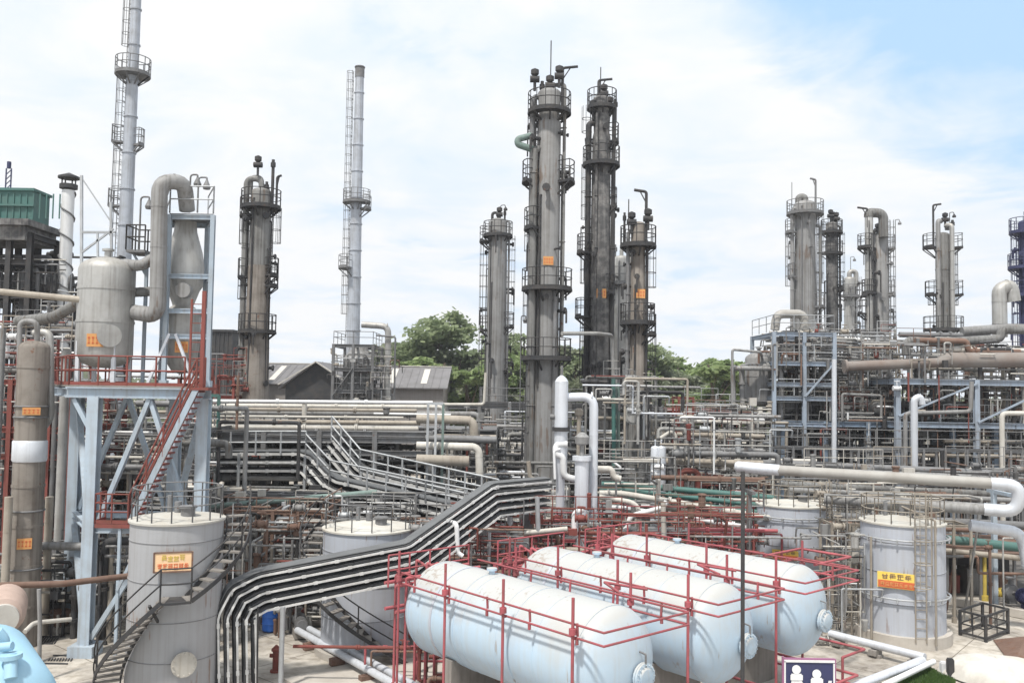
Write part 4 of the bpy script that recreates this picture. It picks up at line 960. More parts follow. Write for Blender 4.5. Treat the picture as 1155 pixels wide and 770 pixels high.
# ================================================================== BULLET TANKS
BLAB = ['nearest and largest of the three pale blue horizontal tanks, at the front', 'middle one of the three pale blue horizontal tanks, between the nearest and the furthest', 'furthest right of the three pale blue horizontal tanks, whole domed end with hatch in view']
RB = 1.45; ZB = 2.9; LB = 7.25
def bullet(i, lab):
    off = (0, 4.55, 8.95)[i]; a0 = (1.05, 1.0, 1.1)[i]
    N = BL(a0, off, ZB); root = thing('horizontal_tank', (N.x,N.y,0), lab, 'gas tank', 'pale blue horizontal tanks in a row')
    m = MB(); n = 40; prof = []
    for k in range(0, 9): th = k/8*math.pi/2; prof.append((-0.72*math.cos(th), RB*math.sin(th)))
    z = 1.5
    while z < LB-.3: prof += [(z-.03,RB),(z-.03,RB+.008),(z+.03,RB+.008),(z+.03,RB)]; z += 1.52
    for k in range(0, 9): th = k/8*math.pi/2; prof.append((LB+0.72*math.sin(th), RB*math.cos(th)))
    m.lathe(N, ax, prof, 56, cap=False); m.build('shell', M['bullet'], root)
    for z in (0.02, LB-.02, 2.5, 4.95):
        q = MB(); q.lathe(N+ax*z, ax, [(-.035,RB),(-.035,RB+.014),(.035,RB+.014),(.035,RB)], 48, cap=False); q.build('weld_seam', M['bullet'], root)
    q = MB(); q.lathe(N+ax*(LB-1.2), ax, [(-.05,RB),(-.05,RB+.02),(.05,RB+.02),(.05,RB)], 48, cap=False); q.build('strap', M['tankl'], root)
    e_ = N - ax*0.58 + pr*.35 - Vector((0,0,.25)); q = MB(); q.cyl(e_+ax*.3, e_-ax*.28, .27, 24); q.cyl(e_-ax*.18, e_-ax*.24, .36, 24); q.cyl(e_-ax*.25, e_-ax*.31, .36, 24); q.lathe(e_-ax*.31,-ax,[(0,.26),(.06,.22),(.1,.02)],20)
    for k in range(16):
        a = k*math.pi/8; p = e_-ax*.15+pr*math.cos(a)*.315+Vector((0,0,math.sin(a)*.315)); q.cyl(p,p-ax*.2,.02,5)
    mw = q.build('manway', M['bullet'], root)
    q = MB(); q.tube([e_-ax*.3+Vector((0,0,.1)),e_-ax*.3+Vector((0,0,.58)),e_-ax*.02+Vector((0,0,.62))],.025,6); q.build('davit', M['grey'], mw, origin=ORG[mw.name])
    for s in (1.7, LB-1.7):
        q = MB(); c = N+ax*s; q.bar((c.x,c.y,.05)-pr*0 if False else Vector((c.x,c.y,.06)), Vector((c.x,c.y,ZB-RB*.72)), .45, 2.3, side=ax); q.build('saddle', M['concd'], root)
    for s, h in ((4.9,.2),):
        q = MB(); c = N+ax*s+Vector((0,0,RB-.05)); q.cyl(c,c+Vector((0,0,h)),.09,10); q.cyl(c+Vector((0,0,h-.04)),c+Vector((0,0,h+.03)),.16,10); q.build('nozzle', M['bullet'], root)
    return root
for i in range(3): bullet(i, BLAB[i])
def sprinkler(i, lab):
    off = (0, 4.55, 8.95)[i]; root = thing('spray_frame', BL(0, off, 0), lab, 'pipe frame', 'red spray pipe frames round the horizontal tanks'); ORG[root.name] = BL(0, off, 0)
    hw = 1.62; a0 = -.2; a1 = LB+1.4; r_ = .033
    for z in (4.18, 3.86):
        q = MB(); q.tube([BL(a1,off-hw,z),BL(a0,off-hw,z),BL(a0,off+hw,z),BL(a1,off+hw,z)], r_, 6, fillet=.02); q.build('spray_pipe', M['red'], root)
    for p_ in (-hw, hw):
        s = a0+.9
        while s < a1:
            q = MB(); q.tube([BL(s,off+p_,4.22),BL(s,off+p_*.985,3.9)],.035,6); q.cyl(BL(s,off+p_,3.7),BL(s,off+p_,3.86),.045,6); q.build('spray_nozzle', M['red'], root); s += 1.75
        for s in ((.75, 3.4, 6.0, 8.4) if p_ < 0 else (1.9, 6.8)):
            q = MB(); x = off+p_+(.1 if p_ > 0 else -.1); q.tube([BL(s,x,.1),BL(s,x,4.85)], .042, 6); q.bar(BL(s,x,3.86),BL(s,off+p_,3.86),.07); q.cyl(BL(s,x,3.95),BL(s,x,4.1),.1,6); q.build('standpipe', M['red'], root)
    q = MB()
    for p_ in (-hw-.1, hw+.1): q.tube([BL(-.1,off+p_,.75),BL(a1,off+p_,.75)], .05, 6); q.tube([BL(-.1,off+p_,.42),BL(a1,off+p_,.42)], .04, 6)
    q.tube([BL(-.1,off-hw-.1,.75),BL(-.1,off+hw+.1,.75)],.05,6); q.build('lower_pipe', M['red'], root)
    q = MB()
    for s in (LB+1.5, LB+2.1):
        for p_ in (-1.2,-.4,.4,1.2): q.tube([BL(s,off+p_,.2),BL(s,off+p_,3.9+.2*((p_*10)%3)),BL(s-.4,off+p_+.3,4.0)],.05,6)
        q.tube([BL(s-.05,off-hw,2.9),BL(s,off+hw,2.9)],.06,6); q.tube([BL(s,off-hw,3.7),BL(s,off+hw,3.7)],.06,6)
    q.rail([BL(LB+1.9,off-hw,3.6),BL(LB+1.9,off+hw,3.6)],1.0,.8,.03,toe=False)
    q.build('feed_manifold', M['red'], root)
    return root
for i, l in enumerate(('faded red spray pipe frame round the nearest horizontal tank','faded red spray pipe frame round the middle horizontal tank','faded red spray pipe frame round the furthest horizontal tank, an arm reaching out right')): sprinkler(i, l)
# stub of red pipework out to the right of the furthest frame
zq = Z(970,632,31)
pipe('red horizontal rail pipe reaching right from the furthest spray frame toward the light grey tank', [BL(3.4,8.95+1.65,4.1), BL(3.4,8.95+4.1,4.1), BL(1.4,8.95+4.1,4.1), BL(1.4,8.95+1.65,4.1)], .045, M['red'], fillet=.02)
pipe('lower of two red rail pipes reaching right from the furthest spray frame', [BL(3.4,8.95+1.65,3.75), BL(3.4,8.95+4.0,3.75), BL(1.4,8.95+4.0,3.75), BL(1.4,8.95+1.65,3.75)], .04, M['red'], fillet=.02)
pipe('red ground-level spray pipe loop just right of the furthest horizontal tank', [BL(.6,11.0,.2),BL(.6,11.0,1.1),BL(.6,12.5,1.1),BL(2.6,12.5,1.1),BL(2.6,11.0,1.1)], .045, M['red'], fillet=.02)
# small cross walkway of red rails bridging the tanks
for k, (o0, o1, s_, lab) in enumerate(((1.7,2.8,2.2,'short red tie pipe between the nearest and middle spray frames'),(6.3,7.2,2.2,'short red tie pipe between the middle and furthest spray frames'))):
    pipe(lab, [BL(s_,o0,4.18),BL(s_+1.2,(o0+o1)/2,4.25),BL(s_,o1,4.18)], .04, M['red'], fillet=.02)

# thin warm-weather haze in one closed box, sky outside it
hz = MB(); hz.box(-420,420,-40,330,-2,75)
hm = bpy.data.materials.new('haze_air'); hm.use_nodes = True; t_ = hm.node_tree; t_.nodes.clear(); o_ = t_.nodes.new('ShaderNodeOutputMaterial'); v_ = t_.nodes.new('ShaderNodeVolumePrincipled')
v_.inputs['Color'].default_value = (0.93,0.95,1,1); v_.inputs['Density'].default_value = 0.0005; v_.inputs['Anisotropy'].default_value = 0.3; t_.links.new(v_.outputs[0], o_.inputs['Volume'])
tag(hz.build('haze', hm), 'thin pale haze hanging in the air over the whole plant', 'haze', kind='stuff')
# ================================================================== LEFT: support tower with red stairs
DF = 33.0; DB = 38.5
xl = P(76,436,DF).x; xr = P(238,445,DF).x; zd = Z(150,437,DF)
tw = thing('support_tower', ((xl+xr)/2, DF, 0), 'pale blue-grey steel tower carrying the domed vessel on a red-railed deck', 'steel tower')
DB = 36.7
SK = -0.66
def S(p): return Vector((p[0]+(p[1]-DF)*SK, p[1], p[2]))
legx = [P(103,560,DF).x, P(229,500,DF).x]
for x in legx:
    for y in (DF, DB):
        q = MB(); q.hbeam(S((x,y,.35)),S((x,y,zd-.35)),.42,.42,side=(1,0,0),t=.05); q.cbox(S((x,y,.2)),.9,.9,.4); q.build('leg', M['blue'], tw)
for y in (DF, DB):
    q = MB(); q.hbeam(S((xl,y,zd-.2)),S((xr,y,zd-.2)),.3,.4,t=.05); q.build('beam', M['blue'], tw)
for x in (xl+.16, legx[0], (legx[0]+legx[1])/2, legx[1], xr-.16):
    q = MB(); q.hbeam(S((x,DF+.18,zd-.22)),S((x,DB-.18,zd-.22)),.24,.34,t=.04); q.build('beam', M['blue'], tw)
zm = Z(110,590,DF); xm = (legx[0]+legx[1])/2
for (a, b) in (((legx[0]+.25,DF+.02,zm-.1),(xm,DF+.02,zd-.42)), ((legx[1]-.25,DF+.02,zm-.3),(xm+.05,DF+.08,zd-.42)), ((legx[0]-.1,DF+.05,zd-1.6),(xl+.3,DF+.05,zd-.45)), ((legx[0]+.25,DB,zm),(xm,DB,zd-.42)), ((legx[1]-.25,DB,zm),(xm+.05,DB+.05,zd-.42)),
               ((legx[0],DF+.3,zm-.3),(legx[0],DB-.3,zd-.9)), ((legx[1],DF+.3,zd-.9),(legx[1],DB-.3,zm-.3)), ((legx[0]+.2,DF+.02,.6),(legx[0]+2.4,DF+.02,zm-.5)), ((legx[0],DF+.3,.6),(legx[0],DB-.3,zm-.6))):
    q = MB(); q.bar(S(a), S(b), .22, .16); q.build('brace', M['blue'], tw)
for y in (DF, DB):
    q = MB(); q.hbeam(S((legx[0]+.22,y,zm-.2)),S((legx[1]-.22,y,zm-.2)),.2,.28,t=.04); q.build('beam', M['blue'], tw)
for x in legx:
    q = MB(); q.hbeam(S((x,DF+.22,zm-.2)),S((x,DB-.22,zm-.2)),.2,.28,t=.04); q.build('beam', M['blue'], tw)
q = MB(); q.poly([S(p) for p in [(xl,DF-.1,zd+.06),(xr,DF-.1,zd+.06),(xr,DB+.1,zd+.06),(xl,DB+.1,zd+.06)]],.06); q.build('deck', M['concd'], tw)
q = MB(); q.rail([S(p) for p in [(xl+.05,DB,zd+.06),(xl+.05,DF,zd+.06),(xr-1.0,DF,zd+.06)]],1.1,1.1,.032); q.rail([S(p) for p in [(xr-.05,DF+.6,zd+.06),(xr-.05,DB,zd+.06),(xl+.05,DB,zd+.06)]],1.1,1.1,.032); q.build('railing', M['redd'], tw)
# stairs down to the landing, in front of the tower
st = thing('staircase', (P(135,600,DF-.9).x, DF-.9, 0), 'rusty red staircase with pale stringers slanting down across the front of the tower', 'stairs')
p1 = Vector((xr-.2, DF-1.0, zd)); p0 = Vector((P(145,592,DF-1).x, DF-1.0, Z(145,592,DF-1)))
stairs(st, p0, p1, (0,1,0), .8, M['blue'], M['redd'], M['redd'], rail_h=1.1, step=.2)
xla = P(108,592,DF-1).x; zla = p0.z
q = MB(); q.poly([(xla,DF-1.1,zla+.04),(p0.x+.1,DF-1.1,zla+.04),(p0.x+.1,DF-.23,zla+.04),(xla,DF-.23,zla+.04)],.14); q.build('landing', M['redd'], st)
q = MB(); q.rail([(xla,DF-.26,zla+.05),(xla,DF-1.08,zla+.05),(p0.x,DF-1.08,zla+.05)],1.05,.5,.03,rails=(1,.7,.4)); q.build('landing_rail', M['redd'], st)
q = MB(); q.bar((p0.x-.3,DF-1.0,0),(p0.x-.3,DF-1.0,zla-.1),.1,.1); q.build('post', M['blue'], st)
q = MB(); q.bar((p0.x-.3,DF-1.05,2.6),(p0.x+.7,DF-1.05,zla-.1),.1,.1); q.build('brace', M['blue'], st)
q = MB(); q.poly([(xr-.4,DF-1.05,zd+.05),(xr+.25,DF-1.05,zd+.05),(xr+.25,DF-.05,zd+.05),(xr-.4,DF-.05,zd+.05)],.1); q.build('top_step', M['redd'], st)
# tall red corner mast at the stairhead
a = P(236,330,DF); q = MB(); q.bar((a.x,DF-.5,zd),(a.x,DF-.5,a.z),.13,.13); 
q.bar((a.x-.45,DF-.5,zd),(a.x-.45,DF-.5,a.z-.3),.07,.07)
z = zd+.3
while z < a.z-.4: q.bar((a.x-.45,DF-.5,z),(a.x,DF-.5,z),.03); z += .35
tag(q.build('ladder_mast', M['redd']), 'tall narrow red ladder standing at the head of the rusty red staircase', 'ladder')
# domed vessel on the deck
zv0 = Z(118,400,35.2); zv1 = Z(118,305,35.2)
vessel('big pale domed vessel on legs standing on the tower deck, orange number plate', (P(119,360,35.2).x,35.2), zv0, zv1, 1.06, M['clad'], foot=zd+.06, name='domed_vessel', man=(Z(123,380,35.2),-58), legmat=M['shiny'], seams=1.3)
vx = P(119,360,35.2).x
m_ = [o for o in bpy.data.objects if o.name.startswith('domed_vessel')][0]; plate(m_, (vx,35.2), 1.10, -83, Z(110,385,35.2), .62, .5)
# reactor stack on right half of deck
rx = P(206,300,36).x; rc = 36.2
fr = frame('pale blue and grey frame round the hopper vessel on the tower deck', rx-.75, rx+1.0, rc-.95, rc+.95, [Z(205,247,rc), Z(205,312,rc), Z(205,350,rc), Z(205,378,rc)], 1, 1, M['blue'], xf=lambda x,y,z: Vector((x+(y-rc)*SK*.7, y, z)), rails=(Z(205,247,rc),), decks=(Z(205,247,rc),), pw=.17, z0=zd+.06, rail_mat=M['galv'], ztop=Z(205,247,rc))
rt = thing('hopper_vessel', (rx,rc,zd+.06), 'fat tapering pale grey hopper vessel inside the upper frame on the tower deck', 'vessel'); m = MB()
zz = lambda y: Z(205,y,rc)-zd-.06
m.lathe((rx,rc,zd+.06),(0,0,1),[(.5,.05),(.6,.35),(zz(408),.6),(zz(385),.72),(zz(352),.72),(zz(345),.4),(zz(328),.62),(zz(322),.75),(zz(308),.78),(zz(300),.78),(zz(285),.7),(zz(262),.46),(zz(250),.42)],28); m.build('shell', M['clad'], rt)
plate(rt, (rx,rc), .76, -70, Z(205,392,rc), .5, .45); m = MB(); m.cyl((rx+.3,rc-.6,Z(205,330,rc)),(rx+.35,rc-1.05,Z(205,330,rc)),.3,18); m.build('manway', M['coll'], rt)
for s in (-1, 1):
    m = MB(); m.bar((rx+s*.95,rc-1.0,zd+.1),(rx+s*.12,rc-1.0,Z(205,378,rc)),.12,.1); m.build('leg', M['shiny'], rt)
# great bent duct
Dd = 34.6; pipe('thick pale duct bent over like a swan neck beside the hopper vessel', [P(150,352,35.3),P(178,356,Dd),P(180,205,Dd),P(208,205,35.2),Vector((P(209,236,35.6).x,35.8,Z(209,236,35.6)))], .31, M['coll'], fillet=.55, seg=20, collars=1.6, cat='duct')
pipe('pale cross duct from the domed vessel into the swan-neck duct', [P(140,298,35.2),P(160,300,35.0),P(174,290,35.6),P(196,290,36)], .22, M['coll'], fillet=.3, seg=14, collars=1.0, cat='duct')
pipe('grey dark-banded duct below the pale cross duct', [P(146,330,35.6),P(200,327,36.4)], .2, M['colg'], collars=.7, cat='duct')
# small side balcony and lamps
bal = thing('balcony', (P(158,285,36).x,36,Z(158,285,36)), 'small railed balcony left of the swan-neck duct', 'platform'); x0 = P(149,285,36).x; x1 = P(170,285,36).x; zb = Z(158,284,36)
m = MB(); m.poly([(x0,35.4,zb),(x1,35.4,zb),(x1,36.6,zb),(x0,36.6,zb)],.1); m.build('deck', M['grey'], bal); m = MB(); m.rail([(x1,36.6,zb),(x0,36.6,zb),(x0,35.4,zb),(x1,35.4,zb)],1.0,.5,.03,toe=False); m.build('railing', M['dark'], bal)
m = MB(); m.bar((x1-.1,35.9,zb),(x1-.1,35.9,zd+.1),.12); m.bar((x0+.1,35.9,zb-.1),(x1-.1,35.9,zb-1.0),.08); m.build('post', M['blue'], bal)
def lamp_post(px, ytop, ybase, D, label, mat_, hook=.5, side=1, z0=None, r=.04):
    p = P(px,ytop,D); zb_ = z0 if z0 is not None else Z(px,ybase,D); root = thing('lamp_post', (p.x,D,zb_), label, 'lamp post')
    m = MB(); m.tube([(p.x,D,zb_),(p.x,D,p.z),(p.x+side*hook,D,p.z),(p.x+side*hook,D,p.z-.15)],r,6,fillet=.15); m.build('pole', mat_, root)
    m = MB(); m.lathe((p.x+side*hook,D,p.z-.5),(0,0,1),[(0,.14),(.1,.17),(.3,.08),(.38,.05)],10); m.build('lamp_head', M['grey'], root)
lamp_post(224,200,240,36.5,'hooked lamp over the railing above the hopper vessel',M['grey'],.35,1)
lamp_post(215,197,240,36.9,'thin straight lamp arm just behind the swan-neck duct',M['grey'],.3,1)
lamp_post(159,222,285,36.2,'hooked lamp on the small balcony left of the swan-neck duct',M['grey'],.35,1)
lamp_post(588,356,470,60,'hooked lamp on a thin stem left of the tallest column',M['grey'],.3,1)

# ---- far left plant
lf = frame('dark multi-storey steel structure at the far left carrying the green box', P(-60,300,50).x, P(64,300,53).x, 50, 53, [4.2, 7.6, Z(30,330,50), Z(30,292,50), Z(30,262,50)], 4, 1, M['dark'], decks=(4.2,7.6,Z(30,330,50),Z(30,262,50)), rails=(Z(30,330,50),), pw=.3)
m = MB(); x0 = P(-60,230,50).x; x1 = P(56,230,52.4).x; za = Z(30,246,50); zb = Z(30,213,50); m.box(x0,x1,50.6,52.4,za,zb)
for k in range(16): m.box(x0+.4+k*.38,x0+.46+k*.38,50.54,50.6,za+.1,zb-.15)
m.box(x0-.1,x1+.1,50.45,52.5,zb,zb+.15); m.box(x0-.1,x1+.1,50.45,50.6,(za+zb)/2-.06,(za+zb)/2+.06)
tag(m.build('cooler_box', M['green']), 'dark green ribbed box on top of the dark steel structure at far left', 'cooler box')
m = MB(); x1 = P(64,255,53).x; m.box(P(-60,260,50).x, x1+.3, 49.3, 53.3, Z(30,256,50), Z(30,249,50)); m.box(P(-60,260,50).x, x1, 49.6, 53, Z(30,272,50), Z(30,256,50)-.01); tag(m.build('roof_canopy', M['cold']), 'long dark canopy slab under the green box at far left', 'canopy')
def antenna(px, y0, y1, D, lab):
    root = thing('lattice_mast', (P(px,y1,D).x,D,Z(px,y1,D)), lab, 'mast'); m = MB(); x = P(px,y1,D).x; z = Z(px,y1,D); zt = Z(px,y0,D)
    for s in (-.15,.15): m.bar((x+s,D,z),(x+s,D,zt),.06)
    while z < zt-.3: m.bar((x-.15,D,z),(x+.15,D,z+.3),.04); z += .3
    m.cyl((x,D,zt),(x,D,zt+.4),.12,6); m.build('lattice', M['navy'], root)
antenna(9,190,214,52,'small dark blue lattice mast standing on the green box')
# diagonal derrick struts between white stack and silver chimney
dk = thing('derrick', (P(92,330,48).x,48,0), 'thin grey post with slanting stays between the white vent stack and the silver chimney', 'derrick')
for (a, b, w_) in (((92,198),(92,430),.13),((93,202),(125,250),.06),((92,262),(130,262),.12),((92,285),(128,258),.1),((125,228),(126,300),.12),((92,300),(126,302),.1),((110,262),(111,330),.1)):
    m = MB(); m.bar(P(*a,48),P(*b,48),w_,w_); m.build('strut', M['galv'], dk)
# pipes and vessels at left
pipe('tan horizontal pipe crossing the far left at the height of the domed vessel', [P(-30,326,34.5),P(92,338,34.5)], .13, M['tan'], seg=12, collars=2)
pipe('grey duct slanting down to the left from the domed vessel', [P(92,340,35.2),P(60,358,36.5),P(20,362,38)], .22, M['colg'], seg=14, collars=.9)
lv = thing('slender_vessel', (P(34,500,34).x,34,0), 'slender tall vessel at far left with silver wrapping and orange plates', 'vessel'); lx = P(34,500,34).x
m = MB(); r_ = .56; zt = Z(34,392,34); m.lathe((lx,34,0),(0,0,1),shell_profile(r_,0,zt,True,1.5),28); m.build('shell', M['brown'], lv)
m = MB(); m.lathe((lx,34,Z(34,520,34)),(0,0,1),[(0,r_+.02),(.05,r_+.05),(.75,r_+.05),(.8,r_+.02)],28); m.build('wrap', M['shiny'], lv)
plate(lv,(lx,34),r_+.05,-62,Z(34,463,34),.6,.28); plate(lv,(lx,34),r_+.05,-66,Z(32,610,34),.5,.4)
for y in (458,470,575,640):
    m = MB(); m.ring((lx,34,Z(34,y,34)),r_+.03,.04,24,5); m.build('band', M['grey'], lv)
pipe('pale hairpin pipe looping over the slender vessel at far left', [P(22,420,33.8),P(22,362,33.8),P(42,362,33.8),P(42,388,34)], .1, M['coll'], fillet=.3)
pipe('fat pale elbow pipe dropping beside the slender vessel', [P(38,376,34.6),P(56,374,34.6),P(57,470,34.6),P(50,480,34.8)], .15, M['clad'], fillet=.35)
for i, (px, y0, y1, D, rr_, mm, lab) in enumerate([(75,395,640,37.5,.2,'clad','pale vertical pipe with an orange mark, between the slender vessel and the tower legs'),(10,560,650,33,.15,'tan','tan stub column at the far left edge, lower part'),(56,560,655,35.5,.16,'tan','tan stub column between the slender vessel and the tower'),(64,430,600,38.5,.12,'grey','dark vertical pipe beside the pale vertical pipe'),(3,370,470,36,.14,'coll','pale vertical pipe at the very left edge')]):
    p = P(px,y0,D); pipe(lab, [(p.x,D,0),(p.x,D,p.z)], rr_, M[mm], collars=1.7)
pipe('rusty pink pipe running level in front of the tower legs to the left tank', [P(-40,661,27.5),P(70,658,28.6),P(146,649,29.9)], .1, M['rustm'], seg=12, collars=3)
pipe('grey pipe bending down from the rusty pink pipe', [P(44,664,30),P(45,700,30),Vector((P(46,720,30).x,30,.1))], .07, M['coll'])
pipe('pale pipe along the floor behind the tower feet at left', [P(28,712,31.5),P(38,702,32),P(80,698,33)], .08, M['cream'])
# horizontal drum at lower left with round cover
dr = thing('drum', (P(5,690,26).x,26,0), 'brown-pink drum with a round white cover at the lower left edge', 'drum'); c = P(0,692,26); m = MB(); u = Vector((-.45,.89,0)).normalized(); m.lathe(c+Vector((.1,.0,0))-u*.2, u, [(-.12,.2),(0,.48),(.2,.58),(1.6,.58),(1.8,.4)], 30); m.build('shell', M['pinkd'], dr)
m = MB(); m.cyl(c-u*.2+Vector((.12,0,-.05)), c-u*.42+Vector((.12,0,-.05)), .4, 24); m.build('cover', M['sheet'], dr); m = MB(); m.bar((c.x-.2,c.y+.6,.05),(c.x-.2,c.y+.6,c.z-.5),.5,.8); m.build('saddle', M['concd'], dr)
# pale blue vessel lower left corner
bv = thing('blue_vessel', (P(5,760,20).x,20,0), 'pale sky-blue vessel with pipe fittings in the bottom left corner', 'vessel'); c = P(8,795,20); m = MB(); u = Vector((-.6,.8,0)).normalized(); m.lathe(c, u, [(-.52,.05),(-.5,.35),(-.4,.66),(-.22,.9),(0,1.02),(3.4,1.02),(3.6,.8)], 36); m.build('shell', M['skyb'], bv)
m = MB(); q_ = P(6,735,20); m.tube([P(2,740,20.2),P(6,722,20.2),P(-3,712,20.1)],.12,10,fillet=.15); m.tube([P(12,765,19.6),P(12,738,19.8)],.14,10); m.cyl(P(12,742,19.8),P(12,737,19.8),.24,14); m.cyl(P(-4,730,19.9),P(14,728,19.9),.1,8); m.build('fitting', M['skyb'], bv)
m = MB(); m.bar((c.x-.5,c.y+.8,.05),(c.x-.5,c.y+.8,c.z-.7),.4,1.3); m.build('saddle', M['concd'], bv)

# ================================================================== FOREGROUND CABLE TRAYS
tp = [P(247,784,28.6),P(246,695,28.6),P(262,665,28.9),P(292,650,29.4),P(462,617,31.2),P(558,549,35.0),P(622,543,37.4)]
tp[0].z = 0.25
pd = (tp[4]-tp[3]); pd.z = 0; wdv = Vector((-pd.y,pd.x,0)).normalized()
tr_root, tr_off = tray('large five-tier cable rack sweeping from the floor up across the photo to the centre', tp, 5, .285, .85, wdv, M['traym'], ground_posts=(), cables=8, fl=.1, rh=.065, joint=1.55)
for f_, px, D in ((0,319,29.4),(1,472,31.2),(2,552,34.6)):
    y_ = (684,676,600)[f_]; p = P(px,y_,D); q = MB(); q.tube([(p.x,D,.05),(p.x,D,p.z)],.07 if f_ else .085,8); q.build('post', M['galv'] if f_ != 1 else M['red'], tr_root)
# thin dark rods by the tray
pipe('thin dark rod standing just right of the tray drop', [(P(291,740,29).x,29,.05),P(291,684,29)], .03, M['dark'], cat='rod', name='rod')
# sloping pale bent conduit by the tray and bullet
pipe('short white bent conduit hanging off the tray near the nearest horizontal tank', [P(506,588,33.2),P(515,590,33),P(516,623,33),P(522,627,33)], .09, M['white'], fillet=.2)

# ================================================================== WALKWAY TRAYS in the middle
wk = [P(232,512,45),P(345,512,45),P(372,542,43.5),P(480,566,41.5),P(575,586,39.8)]
tray('dark three-tier cable walkway stepping down from left to centre with white posts', wk, 3, .42, 1.3, (0.1,1,0), M['traym'], cables=10, name='cable_walkway', rh=.12, ground_posts=(.1,.3,.6,.8))
q = MB(); hp = [p+Vector((0,-.06,.0)) for p in wk]; q.rail(hp[:2],1.15,1.15,.045,toe=False); q.rail(hp[1:],1.0,1.15,.045,toe=False)
tag(q.build('handrail', M['galv']), 'pale handrail along the front of the dark three-tier cable walkway', 'handrail')
wk2 = [P(374,496,47),P(406,534,46),P(470,549,44.5),P(562,570,43)]
tray('upper cable walkway with rows of pale posts coming down from the pipe rack', wk2, 3, .36, 1.2, (.25,1,0), M['traym'], cables=10, name='cable_walkway', rh=.14, ground_posts=(.25,.5,.75,.95))
q = MB(); q.rail([p+Vector((0,-.05,0)) for p in wk2],1.25,.95,.05,rails=(1,.6,.2),toe=False)
tag(q.build('handrail', M['galv']), 'pale ladder-like handrail along the upper cable walkway', 'handrail')
# cream concrete beam under left walkway
q = MB(); a = P(225,549,44.6); b = P(330,549,44.6); q.box(a.x,b.x,44.2,45.6,a.z-.35,a.z); 
for px in (262,302): x = P(px,560,44.6).x; q.box(x-.2,x+.2,44.4,44.8,0,a.z-.35)
tag(q.build('concrete_beam', M['cream']), 'cream concrete beam on posts below the left walkway', 'beam')
q = MB(); a = P(225,508,46); b = P(340,522,46); q.box(a.x,b.x,46.3,46.6,b.z-.2,b.z+.1); tag(q.build('concrete_beam', M['cream']), 'pale beam behind the left walkway railing', 'beam')

# ================================================================== MIDDLE PIPE RACK
x0 = P(236,470,47).x; x1 = P(486,470,47).x
frame('long low pipe rack in the middle with cream pipes, left of the centre columns', x0, x1, 47, 52, [6.6, 7.6, Z(360,492,47)], 4, 1, M['grey'], decks=(Z(360,492,47),), pw=.26, name='pipe_rack')
rk = [(453,46.8,.09,'white','white pipe along the top front edge of the middle pipe rack'),(462,48.4,.1,'tan','tan pipe third from the front on top of the middle pipe rack'),(466,49.6,.16,'coll','grey pipe further back on the middle pipe rack'),(470,47.6,.07,'cream','slim cream pipe second from the front on the middle pipe rack'),(476,48.2,.13,'tan','thick tan pipe lying on the middle pipe rack'),(482,47.4,.15,'cream','thick cream pipe low on the front of the middle pipe rack'),(488,47.2,.14,'grey','dark grey pipe along the bottom front of the middle pipe rack'),(458,50.6,.12,'cream','cream pipe at the back of the middle pipe rack'),(492,48.6,.12,'tan','tan pipe hung beneath the middle pipe rack')]
for k, (y, D, r_, mm, lab) in enumerate(rk):
    xe = (488,470,540,455,474,472,486,500,560)[k]; pipe(lab, [P(238,y-1,D),P(xe,y+1,D)]+([P(xe,y+16,D)] if k in (2,7) else []), r_, M[mm], collars=1.5+.3*k, flanges=(.3+.03*k,.7))
for i, (px0, px1, y0, y1, D, r_, mm, lab) in enumerate([(470,534,472,490,48,.24,'tan','fat tan elbow pipe ending right of the middle pipe rack, upper'),(470,540,502,530,46,.2,'cream','fat cream elbow pipe ending right of the middle pipe rack, middle'),(470,529,518,528,45,.27,'tan','short fat tan pipe low beside the walkway posts'),(480,560,494,494,47,.2,'grey','straight grey pipe crossing between the elbow pipes')]):
    pts = [P(px0,y0,D),P(px1,y0+2,D)]; 
    if i in (0,1): pts.append(P(px1+1,y1+6,D))
    pipe(lab, pts, r_, M[mm], collars=.8, fillet=.4, seg=14)
# pale green goal-post frames at the rack end
gp = thing('pipe_support', (P(243,470,45).x,45,0), 'green hoop support at the left end of the middle pipe rack', 'pipe support'); 
for px in (238,247): m = MB(); p = P(px,446,45); m.bar((p.x,45,0),(p.x,45,p.z),.14); m.build('post', M['green'], gp)
m = MB(); m.bar(P(238,446,45),P(247,446,45),.16); m.build('beam', M['green'], gp)
gp = thing('pipe_support', (P(490,470,45.5).x,45.5,0), 'pale green goal-post support at the right end of the middle pipe rack', 'pipe support')
for px in (483,492,500): m = MB(); p = P(px,455,45.5); m.bar((p.x,45.5,0),(p.x,45.5,p.z),.12); m.build('post', M['galv'] if px != 500 else M['greeng'], gp)
m = MB(); m.bar(P(483,455,45.5),P(500,455,45.5),.14); m.build('beam', M['galv'], gp)
pipe('thin cream pipe running to the right into the foot of the pale grey column', [P(500,456,52),P(546,456,52),P(548,420,52)], .09, M['cream'])
